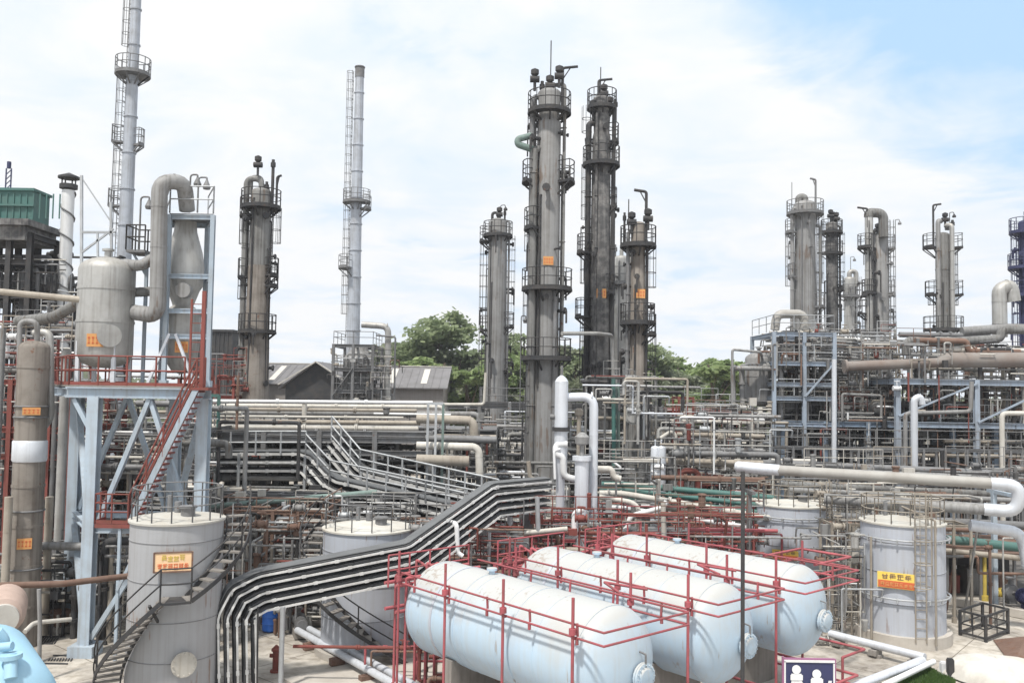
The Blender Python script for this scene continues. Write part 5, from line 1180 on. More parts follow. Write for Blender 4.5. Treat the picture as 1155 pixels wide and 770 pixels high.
# furnace under thin chimney
fx0 = P(378,420,82).x; fx1 = P(422,420,82).x
frame('grey furnace steelwork with railings under the thin silver chimney', fx0, fx1, 81, 86.5, [5, Z(400,440,81), Z(400,415,81), Z(400,388,81)], 2, 1, M['grey'], rails=(Z(400,440,81),Z(400,415,81),Z(400,388,81)), decks=(Z(400,440,81),Z(400,415,81)), pw=.25, braces=((0,9,Z(400,415,81)),))
m = MB(); m.box(fx0+.7,fx1-.7,82.2,86,1,Z(400,405,82)); 
for k in range(8): m.box(fx0+.7+k*.36,fx0+.78+k*.36,82.1,82.2,1,Z(400,405,82))
m.lathe(((fx0+fx1)/2,84,Z(400,405,82)),(0,0,1),[(0,1.5),(.9,.9),(1.4,.8)],16); tag(m.build('furnace', M['coll']), 'boxy grey furnace inside the steelwork under the thin chimney', 'furnace')
pipe('pale crook pipe leaving the thin chimney and dropping to the right', [P(408,366,83),P(438,368,83),(P(438,400,83).x,83,0)], .3, M['clad'], fillet=.7, seg=12, collars=1.5)
pipe('dark flange pipe between the chimney crook and the shed', [P(425,378,82.5),P(446,380,82.5),(P(446,400,82.5).x,82.5,2)], .09, M['grey'])

# ================================================================== CENTRE EQUIPMENT
cvx = P(633,470,40).x
cv = thing('surge_vessel', (cvx,40,0), 'narrow shiny silver vessel standing in front of the tallest column', 'vessel'); m = MB(); m.lathe((cvx,40,0),(0,0,1),[(0,.2),(4,.2),(Z(633,536,40),.2),(Z(633,528,40),.3),(Z(633,487,40),.3),(Z(633,487,40),.36),(Z(633,482,40),.36),(Z(633,482,40),.3),(Z(633,430,40),.3),(Z(633,426,40),.2),(Z(633,423,40),.05)],24); m.build('shell', M['shiny'], cv)
m = MB(); m.cyl((cvx,40,Z(633,424,40)),(cvx,40,Z(633,412,40)),.06,8); m.cyl((cvx-.5,40,Z(633,470,40)),(cvx-.3,40,Z(633,470,40)),.12,8); m.build('nozzle', M['grey'], cv)
m = MB(); m.lathe((cvx,40,Z(633,484,40)),(0,0,1),[(-.08,.31),(-.08,.4),(.1,.4),(.1,.31)],20); m.build('band', M['dark'], cv)
pipe('fat bright silver pipe arching right from the silver vessel down to the floor', [P(641,448,40.2),P(670,447,40),(P(670,450,40).x,40,.1)], .2, M['shiny'], fillet=.55, seg=16, collars=1.8)
pipe('white S-bend pipe below the silver vessel', [P(640,501,39.8),P(627,501,39.8),P(627,512,39.7),P(635,515,39.7),P(636,537,39.7),P(648,540,39.8)], .15, M['white'], fillet=.3, seg=14)
pipe('thin white pipe left of the S-bend', [P(626,540,39.6),P(625,508,39.6),P(632,506,39.6)], .06, M['white'])
sx = P(656,540,39.5).x; sd_ = thing('silver_drum', (sx,39.5,0), 'short upright silver drum right of the white S-bend', 'vessel'); m = MB(); m.lathe((sx,39.5,0),(0,0,1),[(0,.25),(Z(656,585,39.5),.25),(Z(656,572,39.5),.3),(Z(656,519,39.5),.31),(Z(656,519,39.5),.42),(Z(656,514,39.5),.42),(Z(656,514,39.5),.15)],22); m.build('shell', M['shiny'], sd_)
m = MB(); m.cyl((sx,39.5,Z(656,514,39.5)),(sx,39.5,Z(656,498,39.5)),.1,8); m.lathe((sx,39.5,Z(656,500,39.5)),(0,0,1),[(-.1,.1),(0,.3),(.3,.33),(.5,.1)],14); m.build('cap_valve', M['coll'], sd_)
m = MB(); m.cyl((P(653,470,40.5).x,40.5,5),(P(653,470,40.5).x,40.5,Z(653,462,40.5)),.1,8); m.lathe((P(653,470,40.5).x,40.5,Z(653,470,40.5)),(0,0,1),[(0,.1),(.1,.2),(.3,.2),(.4,.1)],10); tag(m.build('control_valve_stem', M['tan']), 'tan valve stem between the silver vessel and the silver pipe', 'valve')
pipe('white gooseneck pipe below the silver drum', [P(648,606,37),P(648,578,37),P(658,574,37)], .13, M['white'], fillet=.3)
pipe('tan pipe dropping from the tallest column to the black column', [P(634,376,51),P(672,376,53),P(690,378,55),P(692,430,55)], .12, M['clad'], fillet=.3)
pipe('tan bent pipe low at the foot of the tallest column', [P(596,520,41),P(598,540,41),P(620,541,41)], .1, M['tan'])
q = MB(); p = P(617,545,50); q.cyl((p.x,52,0),(p.x,52,4.2),1.45,24); tag(q.build('column_pedestal', M['cream']), 'round cream concrete pedestal under the tallest column', 'pedestal')
# green pipes running right of centre
for k, (y0, y1, D, r_, mm, lab) in enumerate([(546,562,46,.16,'green','upper dark green pipe slanting right behind the horizontal tanks'),(552,572,45,.13,'green','middle dark green pipe slanting right behind the horizontal tanks'),(560,580,44,.12,'green','lower dark green pipe slanting right behind the horizontal tanks'),(556,586,43,.15,'cream','cream pipe just below the dark green pipes'),(572,600,42,.11,'white','thin white pipe below the cream pipe behind the horizontal tanks'),(566,592,45.5,.14,'tan','tan pipe behind the cream pipe behind the horizontal tanks')]):
    pipe(lab, [P(676,y0,D+2),P(700,y0,D+2),P(880,y1,D)], r_, M[mm], collars=1.8, flanges=(.4,.75), fillet=.5)
for k, (pts, r_, mm, lab) in enumerate([([(672,529),(690,529),(692,538),(700,540)],.16,'cream','short cream elbow beside the silver pipe foot'),([(676,560),(712,566),(720,572),(721,600)],.12,'cream','cream pipe bending down right of the silver pipe'),([(680,598),(708,598),(710,582),(748,572),(752,565)],.12,'white','white stepped pipe by the back end of the furthest horizontal tank'),([(748,566),(749,612)],.12,'cream','cream upright behind the back end of the furthest horizontal tank')]):
    pipe(lab, [P(a,b,42-.3*k) for a, b in pts], r_, M[mm], fillet=.3)
# thermosyphon exchanger on the slim column: cream elbow body
ex = P(721,462,52.8); pipe('grey round-ended exchanger nozzle elbow on the side of the slim column', [P(712,470,52.4),P(718,457,52.4),P(727,462,52.4),(P(727,470,52.4).x,52.4,2.0)], .36, M['coll'], fillet=.5, seg=14, collars=1.2)
m = MB(); p = P(715,468,51.6); m.cyl(p,p+Vector((0,.9,0)),.45,18); m.cyl(p+Vector((0,.1,0)),p+Vector((0,.25,0)),.55,18); tag(m.build('channel_head', M['clad']), 'round bolted channel cover on the side of the slim column', 'exchanger cover')
pipe('thin teal pipe climbing beside the black column', [(P(694,520,53).x,53,1),P(692,425,53)], .13, M['green'])
pipe('pale green pipe up the left side of the slim column', [(P(699,520,53.5).x,53.5,1),P(697,432,53.5)], .12, M['greeng'])

# ================================================================== RIGHT: large pipe with U-bend
DA = 41
DA = 39
A = [P(832,526,DA+.5),P(1134,545,DA-1.0),P(1150,556,DA-1.3),P(1146,572,DA-.6),P(1108,577,DA-.2)]
bp = thing('large_insulated_pipe', (P(980,540,DA).x,DA,0), 'large pale insulated pipe crossing the right side with a silver U-bend at its end', 'pipe')
m = MB(); m.tube([P(878,530,DA+1.6),P(1120,545,DA-1.9)], .235, 20); m.build('grey_run', M['beige'], bp)
m = MB(); m.cyl(P(832,526,DA+2.3),P(879,530,DA+1.6),.25,20); m.lathe(P(832,526,DA+2.3),(P(832,526,DA+2.3)-P(879,530,DA+1.6)),[(0,.25),(.12,.18),(.15,.02)],20); m.build('white_end', M['shiny'], bp)
m = MB(); m.tube([P(1118,545,DA-1.9),P(1150,547,DA-2.3),P(1148,577,DA-2.2),P(1110,574,DA-1.7)], .26, 20, fillet=.62); m.build('elbow', M['shiny'], bp)
m = MB(); m.tube([P(1112,574,DA-1.7),P(930,562,DA+1)], .24, 18); m.build('return_run', M['coll'], bp)
for px in (845,1121): m = MB(); yy_ = DA+2.4 if px < 1000 else DA+3.0; p = P(px,560,yy_); m.bar((p.x,yy_,0),(p.x,yy_,p.z+.35),.2,.2); m.bar((p.x,yy_-(.8 if px < 1000 else 5.2),p.z+.25),(p.x,yy_+.5,p.z+.25),.16,.16); m.build('support', M['blue'] if px > 1000 else M['grey'], bp)
pipe('bright white elbow pipe below the U-bend at the right edge', [P(1094,592,38),P(1152,600,37.6),P(1160,640,37.6)], .24, M['shiny'], fillet=.5, seg=18, collars=1.3)
pipe('fat dark green pipe running to the right edge below the white elbow pipe', [P(1050,606,41),P(1180,620,40)], .2, M['green'], seg=16, collars=2.5)
pipe('tan pipe parallel below the fat dark green pipe', [P(1060,620,42),P(1180,632,41)], .13, M['tan'], seg=12)
for k, (y, D, r_, mm) in enumerate([(528,50,.2,'grey'),(534,49,.16,'coll'),(552,46,.18,'colg'),(558,45,.13,'coll'),(586,43.5,.2,'grey'),(594,43,.12,'rustm')]):
    pipe(['dark grey pipe behind the large insulated pipe, furthest back','pale grey pipe behind the large insulated pipe, second from the back','weathered pipe close behind the return run','thin pale pipe close behind the return run','dark grey pipe below the return run on the right','rusty thin pipe below the dark grey pipe on the right'][k], [P(860+10*k,y-6,D),P(1185,y+8,D)], r_, M[mm], collars=2)
# blue frame structures
DR = 60
b0 = P(866,470,DR).x; b1 = P(1170,470,DR).x
frame('long two-storey blue-grey steel structure on the right side', b0+1, b1, DR, DR+8, [Z(1000,476,DR)], 6, 1, M['blued'], decks=(Z(1000,476,DR),), rails=(), pw=.3)
frame('blue-grey upper frame of three storeys left of the rusty pipeline', P(873,400,DR-.4).x, P(941,400,DR-.4).x, DR-.4, DR+5, [Z(900,476,DR), Z(900,447,DR), Z(900,431,DR), Z(900,408,DR), Z(900,375,DR)], 2, 1, M['bluem'], decks=(Z(900,447,DR),Z(900,408,DR)), rails=(Z(900,408,DR),Z(900,375,DR),Z(900,447,DR)), pw=.24, rail_mat=M['galv'], braces=((1,Z(900,447,DR),Z(900,408,DR)),))
frame('pale blue table frame carrying the rusty pipeline at the right edge', P(1012,430,DR-2).x, P(1190,430,DR-2).x, DR-2, DR+4, [Z(1080,476,DR-2), Z(1080,428,DR-2)], 2, 1, M['bluem'], decks=(Z(1080,428,DR-2),), pw=.32, braces=((1,Z(1080,476,DR-2),Z(1080,432,DR-2)),(0,Z(1080,470,DR-2),Z(1080,432,DR-2))), ztop=Z(1080,428,DR-2))
m = MB(); pp = [P(952,413,DR-1),P(1058,409,DR-1),P(1070,406,DR-1),P(1190,406,DR-1)]; m.tube(pp[:2],.33,18); m.tube(pp[1:3],.33,18,r1=.52); m.tube(pp[2:],.52,20); m.cyl(pp[0],pp[0]+Vector((.15,0,0)),.45,18)
tag(m.build('rusty_pipeline', M['pipeln']), 'huge rusty brown-grey pipeline on top of the pale blue table frame', 'pipeline'); 
pipe('grey pipeline above the rusty one at right with elbows', [P(1022,400,DR+1),P(1022,384,DR+1),P(1060,386,DR+1),P(1128,382,DR+1),P(1130,372,DR+1),P(1180,372,DR+1)], .3, M['colg'], fillet=.6, seg=14, collars=2)
pipe('fat pale elbow duct rising at the right edge before the navy column', [P(1128,380,DR+4),P(1127,326,DR+4),P(1140,322,DR+4),P(1143,340,DR+4)], .5, M['clad'], fillet=1.0, seg=16, collars=1.6, cat='duct')
pipe('thick grey duct at mid height running to the right edge', [P(1085,374,DR+3),P(1140,370,DR+3),P(1180,372,DR+3)], .34, M['coll'], seg=14, collars=1.5, cat='duct')
pipe('pale thick crossover pipe on top of the blue-grey upper frame', [P(874,372,DR),P(876,354,DR),P(907,354,DR),P(907,372,DR)], .3, M['beige'], fillet=.5, seg=14)
for k in range(7):
    pipe('thin pale level pipe right of the crossover pipe', [P(922+k,380+3.5*k,DR+1),P(966+k,383+3.5*k,DR+1),P(968+k,390+3.5*k,DR+1)], .07, M['coll'], group='bank of thin pale pipes on the upper frame')
vessel('round-topped pale grey vessel at the left end of the blue-grey structure', (P(856,420,DR+2).x,DR+2), Z(856,450,DR+2), Z(856,405,DR+2), .95, M['coll'], foot=0, name='round_vessel')
pipe('tall thin pale hoop pipe left of the round-topped vessel', [(P(826,470,DR).x,DR,0),P(826,394,DR),P(858,397,DR),P(860,406,DR+1)], .09, M['coll'], fillet=.2)
pipe('white crook pipe standing in front of the blue frame, tallest white one', [(P(1031,500,52).x,52,0),P(1031,450,52),P(1038,447,52),P(1040,456,52)], .2, M['shiny'], fillet=.4, seg=14)
pipe('thin pale hoop pipe right of the white crook pipe', [(P(1021,500,54).x,54,0),P(1021,466,54),P(1095,464,54),P(1096,430,54)], .13, M['coll'], fillet=.3)
pipe('pale rectangular hoop pipe on the blue deck', [P(950,474,DR-.5),P(950,444,DR-.5),P(994,446,DR-.5),P(994,474,DR-.5)], .09, M['coll'], fillet=.15)
pipe('cream upright pipe near the right edge in front of the blue frame', [(P(1130,500,54).x,54,0),P(1130,466,54),P(1165,466,54)], .15, M['cream'], fillet=.3)
pipe('white upright post pipe in front of the upper frame', [(P(940,500,56).x,56,0),P(941,405,56)], .15, M['shiny'])
# lamp box
m = MB(); p = P(849,453,55); m.cbox((p.x,55,p.z),.42,.3,.5); m.bar((p.x,55.1,0),(p.x,55.1,p.z-.25),.1); tag(m.build('junction_box', M['sheet']), 'small white box on a thin post left of the blue frame', 'box')

# ================================================================== LOWER RIGHT YARD
pole = thing('lamp_pole', (P(838,770,24).x,24,0), 'dark green thin straight pole in the foreground crossing the horizontal tanks', 'pole'); pp = P(838,531,24)
m = MB(); m.tube([(pp.x,24,.1),(pp.x,24,pp.z)],.055,10); m.build('shaft', M['dark'], pole); m = MB(); m.cyl((pp.x,24,.1),(pp.x,24,.14),.2,12); m.build('foot_plate', M['grey'], pole)
# white kerb wall at ground right: L-shape
def gp_(px, py):   # on the ground
    d = P(px,py,1)-Vector((0,0,CAM_H)); return Vector((0,0,CAM_H)) + d*(CAM_H/-d.z)
def gz(px,py,z):
    d = P(px,py,1)-Vector((0,0,CAM_H)); return Vector((0,0,CAM_H)) + d*((CAM_H-z)/-d.z)
ka, kb, kc = gz(936,714,.45), gz(1043,741,.45), gz(950,778,.45)
dirr = -ax
kA = BL(6, 13.6, .45); kB = BL(-1.6, 13.6, .45)
pipe('fat white-clad pipe on the ground right of the horizontal tanks, upper leg of the corner', [Vector((ka.x,ka.y,.45)),Vector((kb.x,kb.y,.45))], .15, M['shiny'], seg=14)
pipe('two-metre white-clad pipe running from the corner down to the bottom of the photo', [Vector((kb.x,kb.y,.42))+Vector((-.2,-.25,0)),Vector((kc.x,kc.y,.42))], .15, M['shiny'], seg=14)
pipe('thinner white pipe beside the corner pipe toward the bottom of the photo', [Vector((kb.x+.25,kb.y-.15,.35)),Vector((kc.x+.55,kc.y-.2,.35))], .1, M['white'], seg=12)
for k, t in enumerate((.1,.5,.9)):
    p = ka.lerp(kb,t); m = MB(); m.cbox((p.x,p.y,.19),.5,.3,.2,R(40)); m.cbox((p.x,p.y,.06),.3,.5,.12,R(40)); tag(m.build('sleeper', M['concd']), 'low concrete sleeper under the right-hand ground pipe', 'pipe support', 'concrete sleepers under the ground pipe')
# grass patch
ga, gb, gc = gp_(1052,752), gp_(1100,775), gp_(985,775)
gpts = [gz(1046,752,.06), gp_(1078,770), gp_(1060,800), gp_(960,800)]
m = MB(); m.poly([Vector((p.x,p.y,.06)) for p in gpts], .3); tag(m.build('lawn_soil', material('soil',(0.07,0.10,0.03),0.95,0,(0.05,0.05,.02),.5,3)), kind='structure')
m = MB(); rr = random.Random(5)
def in_tri(a,b,c):
    u, v_ = rr.random(), rr.random()
    if u+v_ > 1: u, v_ = 1-u, 1-v_
    return a+(b-a)*u+(c-a)*v_
for i in range(16000):
    p = in_tri(gpts[0],gpts[1],gpts[2]) if rr.random() < .5 else in_tri(gpts[0],gpts[2],gpts[3]); a = rr.uniform(0,6.28); h = rr.uniform(.05,.13); w_ = .012; k = len(m.v); d = Vector((math.cos(a),math.sin(a),0))*w_; l = Vector((rr.uniform(-.05,.05),rr.uniform(-.05,.05),h))
    m.v += [(p.x-d.x,p.y-d.y,.06),(p.x+d.x,p.y+d.y,.06),(p.x+l.x,p.y+l.y,.06+l.z)]; m.face([k,k+1,k+2])
tag(m.build('grass', M['grass']), 'patch of bright green grass at the bottom right', 'grass', kind='stuff')
# sign board seen at the bottom
sgD = 26.5; a = P(884,742,sgD); b = P(941,753,sgD); sg = thing('notice_board', ((a.x+b.x)/2,sgD,0), 'dark blue notice board with white shapes and a purple edge, below the furthest horizontal tank', 'sign')
zt = a.z; zb_ = zt-1.5; tdir = (Vector((b.x,b.y,0))-Vector((a.x,a.y,0))); nside = Vector((.12,-1,0)).normalized()
def sb(m, u0, u1, v0, v1, off, th=.03):
    p0_ = Vector((a.x,a.y,0)).lerp(Vector((b.x,b.y,0)),(u0+u1)/2); w_ = (u1-u0)*tdir.length; dz = (b.z-a.z)*((u0+u1)/2)*.2
    m.cbox((p0_.x,p0_.y-off,zb_+(zt-zb_)*(v0+v1)/2+dz), w_, th, (zt-zb_)*(v1-v0))
m = MB(); sb(m,0,1,0,1,0,.05); bd_ = m.build('board', M['navy'], sg)
m = MB(); sb(m,0,1,.955,1,.04); sb(m,0,.03,0,.955,.04); sb(m,.97,1,0,.955,.04); m.build('border', M['white'], bd_)
m = MB()
def bpt(u, v, off=.05):
    p0_ = Vector((a.x,a.y,0)).lerp(Vector((b.x,b.y,0)),u); return Vector((p0_.x,p0_.y-off,zb_+(zt-zb_)*v))
for u, s_ in ((.24,1.0),(.64,.9)):
    m.cyl(bpt(u,.80*s_,.045), bpt(u,.80*s_,.065), .13, 16)
    for k_, (u0,v0,u1,v1,w_) in enumerate(((u,.72*s_,u,.35,.30),(u-.05,.62*s_,u-.15,.30,.10),(u+.05,.62*s_,u+.15,.45,.10),(u-.04,.4,u-.06,.06,.13),(u+.04,.4,u+.07,.06,.13),(u,.7*s_,u,.6*s_,.36))):
        m.bar(bpt(u0,v0,.052+.004*k_), bpt(u1,v1,.052+.004*k_), w_, .01, side=tdir)
m.bar(bpt(.42,.3,.08), bpt(.47,.5,.08), .12, .01, side=tdir); m.bar(bpt(.84,.3,.08), bpt(.9,.6,.08), .1, .01, side=tdir)
m.build('emblem', M['white'], bd_)
m = MB()
for u in (.1,.9): p0_ = Vector((a.x,a.y,0)).lerp(Vector((b.x,b.y,0)),u); m.bar((p0_.x,p0_.y+.05,0.05),(p0_.x,p0_.y+.05,zt),.07)
m.build('post', M['grey'], sg)
m = MB(); sb(m,-.035,0,0,1.04,0,.07); sb(m,1,1.03,0,1.04,0,.07); sb(m,0,1,1.0,1.03,0,.07); m.build('outer_edge', material('purple_paint',(.30,.12,.22),.6), sg)
# metal cage
ca = gp_(1083,716); cb = gp_(1112,724); cc = gp_(1137,714); cage = thing('cage', (cb.x,cb.y,0), 'open dark metal crate frame standing empty on the concrete at right', 'crate frame')
sidA = Vector((cb.x-ca.x,cb.y-ca.y,0)); sidB = Vector((cc.x-cb.x,cc.y-cb.y,0)); cdv = Vector((ca.x+sidB.x,ca.y+sidB.y,0)); crn = [Vector((p.x,p.y,0)) for p in (ca,cb,cc,cdv)]; hC = 1.05
for p in crn: m = MB(); m.bar(p+Vector((0,0,0)),p+Vector((0,0,hC)),.1); m.build('post', M['dark'], cage)
for k in range(4):
    for z in (.14,.5,hC-.03): m = MB(); m.bar(crn[k]+Vector((0,0,z)),crn[(k+1)%4]+Vector((0,0,z)),.08 if z != .5 else .05); m.build('bar', M['dark'], cage)
    m = MB(); mid = (crn[k]+crn[(k+1)%4])/2; m.bar(mid+Vector((0,0,.14)),mid+Vector((0,0,hC)),.035); m.build('bar', M['dark'], cage)
# brown hatch / lean-to plates
h0, h1, h2, h3 = gp_(1120,722), gp_(1160,718), gp_(1165,742), gp_(1142,752)
m = MB(); c_ = (h0+h1+h2+h3)/4; up_ = Vector((c_.x,c_.y,.55)); b_ = len(m.v); m.v += [(h.x,h.y,.04) for h in (h0,h1,h2,h3)] + [(up_.x+.5,up_.y+.2,.5)]
for k in range(4): m.face([b_+k,b_+(k+1)%4,b_+4])
m.face([b_+3,b_+2,b_+1,b_]); tag(m.build('pit_cover', M['rustm']), 'low brown folded pit cover at the right edge of the yard', 'pit cover')
# pale tarpaulin mound
m = MB(); c_ = gp_(1122,765); n = 26; rr = random.Random(3)
ringp = []
for j in range(9):
    f_ = j/8; zz_ = .05+.72*math.sin(f_*math.pi/2); rad = 1.55*math.cos(f_*math.pi/2)**.8
    for i in range(n): a_ = 6.283*i/n; w_ = 1+.10*math.sin(a_*3+f_*2)+.05*math.sin(a_*7)+rr.uniform(-.025,.025); m.v.append((c_.x+math.cos(a_)*rad*w_*1.15, c_.y+math.sin(a_)*rad*w_*.8, zz_+rr.uniform(-.02,.02)))
for j in range(8):
    for i in range(n): m.face([j*n+i,j*n+(i+1)%n,(j+1)*n+(i+1)%n,(j+1)*n+i], True)
m.face([8*n+i for i in range(n)]); tag(m.build('tarpaulin_mound', M['sheet']), 'rounded heap under a pale sheet in the bottom right corner', 'covered heap')
# bollards
for (px, py, mm, h, lab) in ((1064,762,'white',.42,'short white box bollard beside the black one'),(1072,765,'dark',.62,'short black square bollard near the grass')):
    p = gp_(px,py); m = MB(); m.cbox((p.x,p.y,.05+h/2),.2,.2,h); m.cbox((p.x,p.y,.07+h),.16,.16,.05); m.cbox((p.x,p.y,.08),.3,.3,.06); tag(m.build('bollard', M[mm]), lab, 'bollard')
# yellow goal frame
ya = gp_(1111,677); yD = ya.y; yg = thing('yellow_gantry', (ya.x,yD,0), 'yellow pipe goal frame in front of the fat green pipe', 'gantry'); zt = Z(1122,624,yD); xL = P(1062,616,yD).x
m = MB(); m.tube([(ya.x,yD,0),(ya.x,yD,zt),(xL,yD+.8,zt+.05),(xL,yD+.8,0)],.09,8,fillet=.08); m.build('hoop', M['yellow'], yg); m = MB(); m.cyl((ya.x,yD,.0),(ya.x,yD,.25),.16,10); m.build('foot', M['yellow'], yg)
# small yellow-white machine and blue machine
pump('small yellowish pump beside the foot of the yellow goal frame', (ya.x+.9,yD-.2), 20, M['yellow'], s=.7)
p = gp_(1150,690); pump('dark blue motor pump at the right edge of the yard', (p.x,p.y), 100, M['navy'], s=1.2)
# low concrete wall/kerb at the right
a = gp_(1062,680); b = gp_(1180,702); m = MB(); m.bar(Vector((a.x,a.y,.2)),Vector((b.x,b.y,.2)),.3,.35); tag(m.build('low_wall', M['conc']), 'low concrete kerb wall behind the open crate frame', 'wall')
# dark open shed below the green pipe with crates
a = P(1058,650,44); b = P(1190,650,44); sh = thing('open_shelter', ((a.x+b.x)/2,46,0), 'dark open-fronted shelter under the green pipe at right', 'shelter'); zt = Z(1090,626,44)
m = MB(); m.poly([(a.x,43.6,zt+.2),(b.x,43.6,zt+.2),(b.x,48,zt+.4),(a.x,48,zt+.4)],.15); m.build('roof', M['rustm'], sh)
m = MB(); m.box(a.x,b.x,48,48.2,0,zt+.2); m.box(a.x-.1,a.x+.1,44,48,0,zt); m.build('wall', M['dark'], sh)
for k in range(4): x = a.x+.4+(b.x-a.x-.8)*k/3; m = MB(); m.bar((x,43.9,0),(x,43.9,zt+.05),.12); m.build('post', M['grey'], sh)
for (dx, mm, sz, lab) in ((1.2,'redd',.9,'rusty red crate inside the dark shelter'),(2.6,'coll',1.3,'pale square cabinet inside the dark shelter'),(4.0,'rustm',1.0,'brown crate inside the dark shelter, right one')):
    m = MB(); m.cbox((a.x+dx,45.5,.05+sz*.45),sz,sz*.8,sz*.9); m.cbox((a.x+dx,45.5-sz*.42,.05+sz*.45),sz*.8,.04,sz*.7); m.cbox((a.x+dx,45.5,.07+sz*.92),sz*1.05,sz*.85,.06); tag(m.build('crate', M[mm]), lab, 'crate')

# ================================================================== LOWER MIDDLE YARD
a, b = gp_(335,722), gp_(470,800)
pipe('long silver pipe on the ground running forward from the middle tank, left of the pair', [Vector((a.x,a.y,.4)),Vector((b.x,b.y,.4))], .13, M['shiny'], seg=14)
pipe('long silver pipe on the ground running forward from the middle tank, right of the pair', [Vector((a.x+.42,a.y+.2,.4)),Vector((b.x+.42,b.y+.2,.4))], .13, M['shiny'], seg=14)
for t in (.15,.4,.65): p = a.lerp(b,t); m = MB(); m.cbox((p.x+.2,p.y+.1,.14),1.1,.25,.24,R(35)); m.cbox((p.x+.2,p.y+.1,.26),.9,.12,.06,R(35)); tag(m.build('sleeper', M['rustm']), 'short rusty sleeper under the silver ground pipes', 'pipe support', 'rusty sleepers under the silver pipes')
p = gp_(304,712); br = thing('barrel', (p.x,p.y,0), 'bright blue plastic barrel with a white cap on the yard behind the tray post', 'barrel'); m = MB(); m.lathe((p.x,p.y,.05),(0,0,1),[(0,.26),(.05,.3),(.28,.3),(.3,.32),(.34,.3),(.56,.3),(.58,.32),(.62,.3),(.82,.3),(.88,.26)],20); m.build('body', M['barrel'], br); m = MB(); m.cyl((p.x,p.y,.9),(p.x,p.y,1.05),.17,14); m.build('cap', M['white'], br)
p = gp_(311,757); hy = thing('hydrant', (p.x,p.y,0), 'dark red hydrant standing on the yard by the tray post', 'hydrant'); m = MB(); m.lathe((p.x,p.y,0),(0,0,1),[(0,.2),(.06,.2),(.06,.12),(.7,.12),(.72,.17),(.78,.17),(.85,.1),(.92,.03)],16); m.cyl((p.x-.22,p.y,.55),(p.x+.22,p.y,.55),.07,10); m.build('body', M['redd'], hy)
for i, (px, py, ang, mm, lab) in enumerate([(345,706,20,'redd','small pump with a reddish motor near the blue barrel'),(338,716,110,'grey','small grey pump in front of the reddish one by the middle tank'),(372,700,60,'grey','grey pump under the cable rack, left of the middle tank stair')]):
    p = gp_(px,py); pump(lab, (p.x,p.y), ang, M[mm], s=.8)
# kerb of the tank yard
a, b = gp_(455,745), gp_(560,722); m = MB(); m.bar(Vector((a.x,a.y,.2)),Vector((b.x,b.y,.2)),.25,.4); tag(m.build('low_wall', M['conc']), 'low concrete bund wall behind the nearest horizontal tank', 'wall')
# drain gratings and small yard items at left
for (px, py, lab) in ((52,722,'dark square drain grating in the left yard'),(68,744,'long narrow drain slot in the left yard')):
    p = gp_(px,py); gr = MB(); 
    for k in range(9): gr.cbox((p.x-.4+k*.1,p.y,.02),.04,.9 if 'square' in lab else .3,.04,.3)
    gr.cbox((p.x,p.y-.47,.02),1.0,.06,.05); gr.cbox((p.x,p.y+.47,.02),1.0,.06,.05); tag(gr.build('drain_grating', M['dark']), lab, 'drain')
# ================================================================== DENSE PIPEWORK
rc_ = random.Random(21); AUTO = []; INFO = {}
MW = {'coll':5,'grey':5,'clad':4,'tan':3,'cream':3,'shiny':2,'dark':4,'colg':5,'rustm':1,'white':1}
def pick(wt): 
    k = list(wt); return rc_.choices(k, [wt[i] for i in k])[0]
def run(x0,x1,y0,y1,z0,z1,label,group,wt=MW,rmin=.05,rmax=.17,kind=None):
    x = rc_.uniform(x0,x1); y = rc_.uniform(y0,y1); k = kind or rc_.choice('hhvvbbud'); r = rc_.uniform(rmin,rmax); mm = M[pick(wt)]; W = x1-x0; H = z1-z0
    z = rc_.uniform(z0+.4*H,z1)
    if k == 'h': L = rc_.uniform(.25,.7)*W; xx = max(x0,x-L/2); pts = [(xx,y,z),(min(x1,xx+L),y,z)]
    elif k == 'v': pts = [(x,y,z0),(x,y,z)]
    elif k == 'b': L = rc_.uniform(.8,4); s = rc_.choice((-1,1)); pts = [(x,y,z0),(x,y,z),(x+s*L,y,z),(x+s*L,y,z-rc_.uniform(.5,H*.6))]
    elif k == 'u': L = rc_.uniform(1.5,6); s = rc_.choice((-1,1)); pts = [(x,y,z0),(x,y,z),(x+s*L,y,z),(x+s*L,y+rc_.uniform(-1.5,1.5),z),(x+s*L,y+.6,z0)]
    else: L = rc_.uniform(2,5); s = rc_.choice((-1,1)); z2 = z-rc_.uniform(.6,1.6); pts = [(x-s*L,y,z),(x,y,z),(x,y,z2),(x+s*L,y,z2)]
    AUTO.append(pipe(label, pts, r, mm, group, seg=8, fillet=r*2, collars=rc_.choice((0,0,1.2,2)), flanges=(rc_.uniform(.2,.8),rc_.uniform(.1,.9)), valves=(rc_.uniform(.3,.7),) if rc_.random() < .35 else ())); INFO[AUTO[-1].name] = (mm.name, k, r)
def zone(n, x0,x1,y0,y1,z0,z1,label,group,**k):
    for i in range(n): run(x0,x1,y0,y1,z0,z1,label,group,**k)
def xz(px, D): return P(px,500,D).x
REDW = {'red':4,'redd':3,'coll':2,'rustm':2}
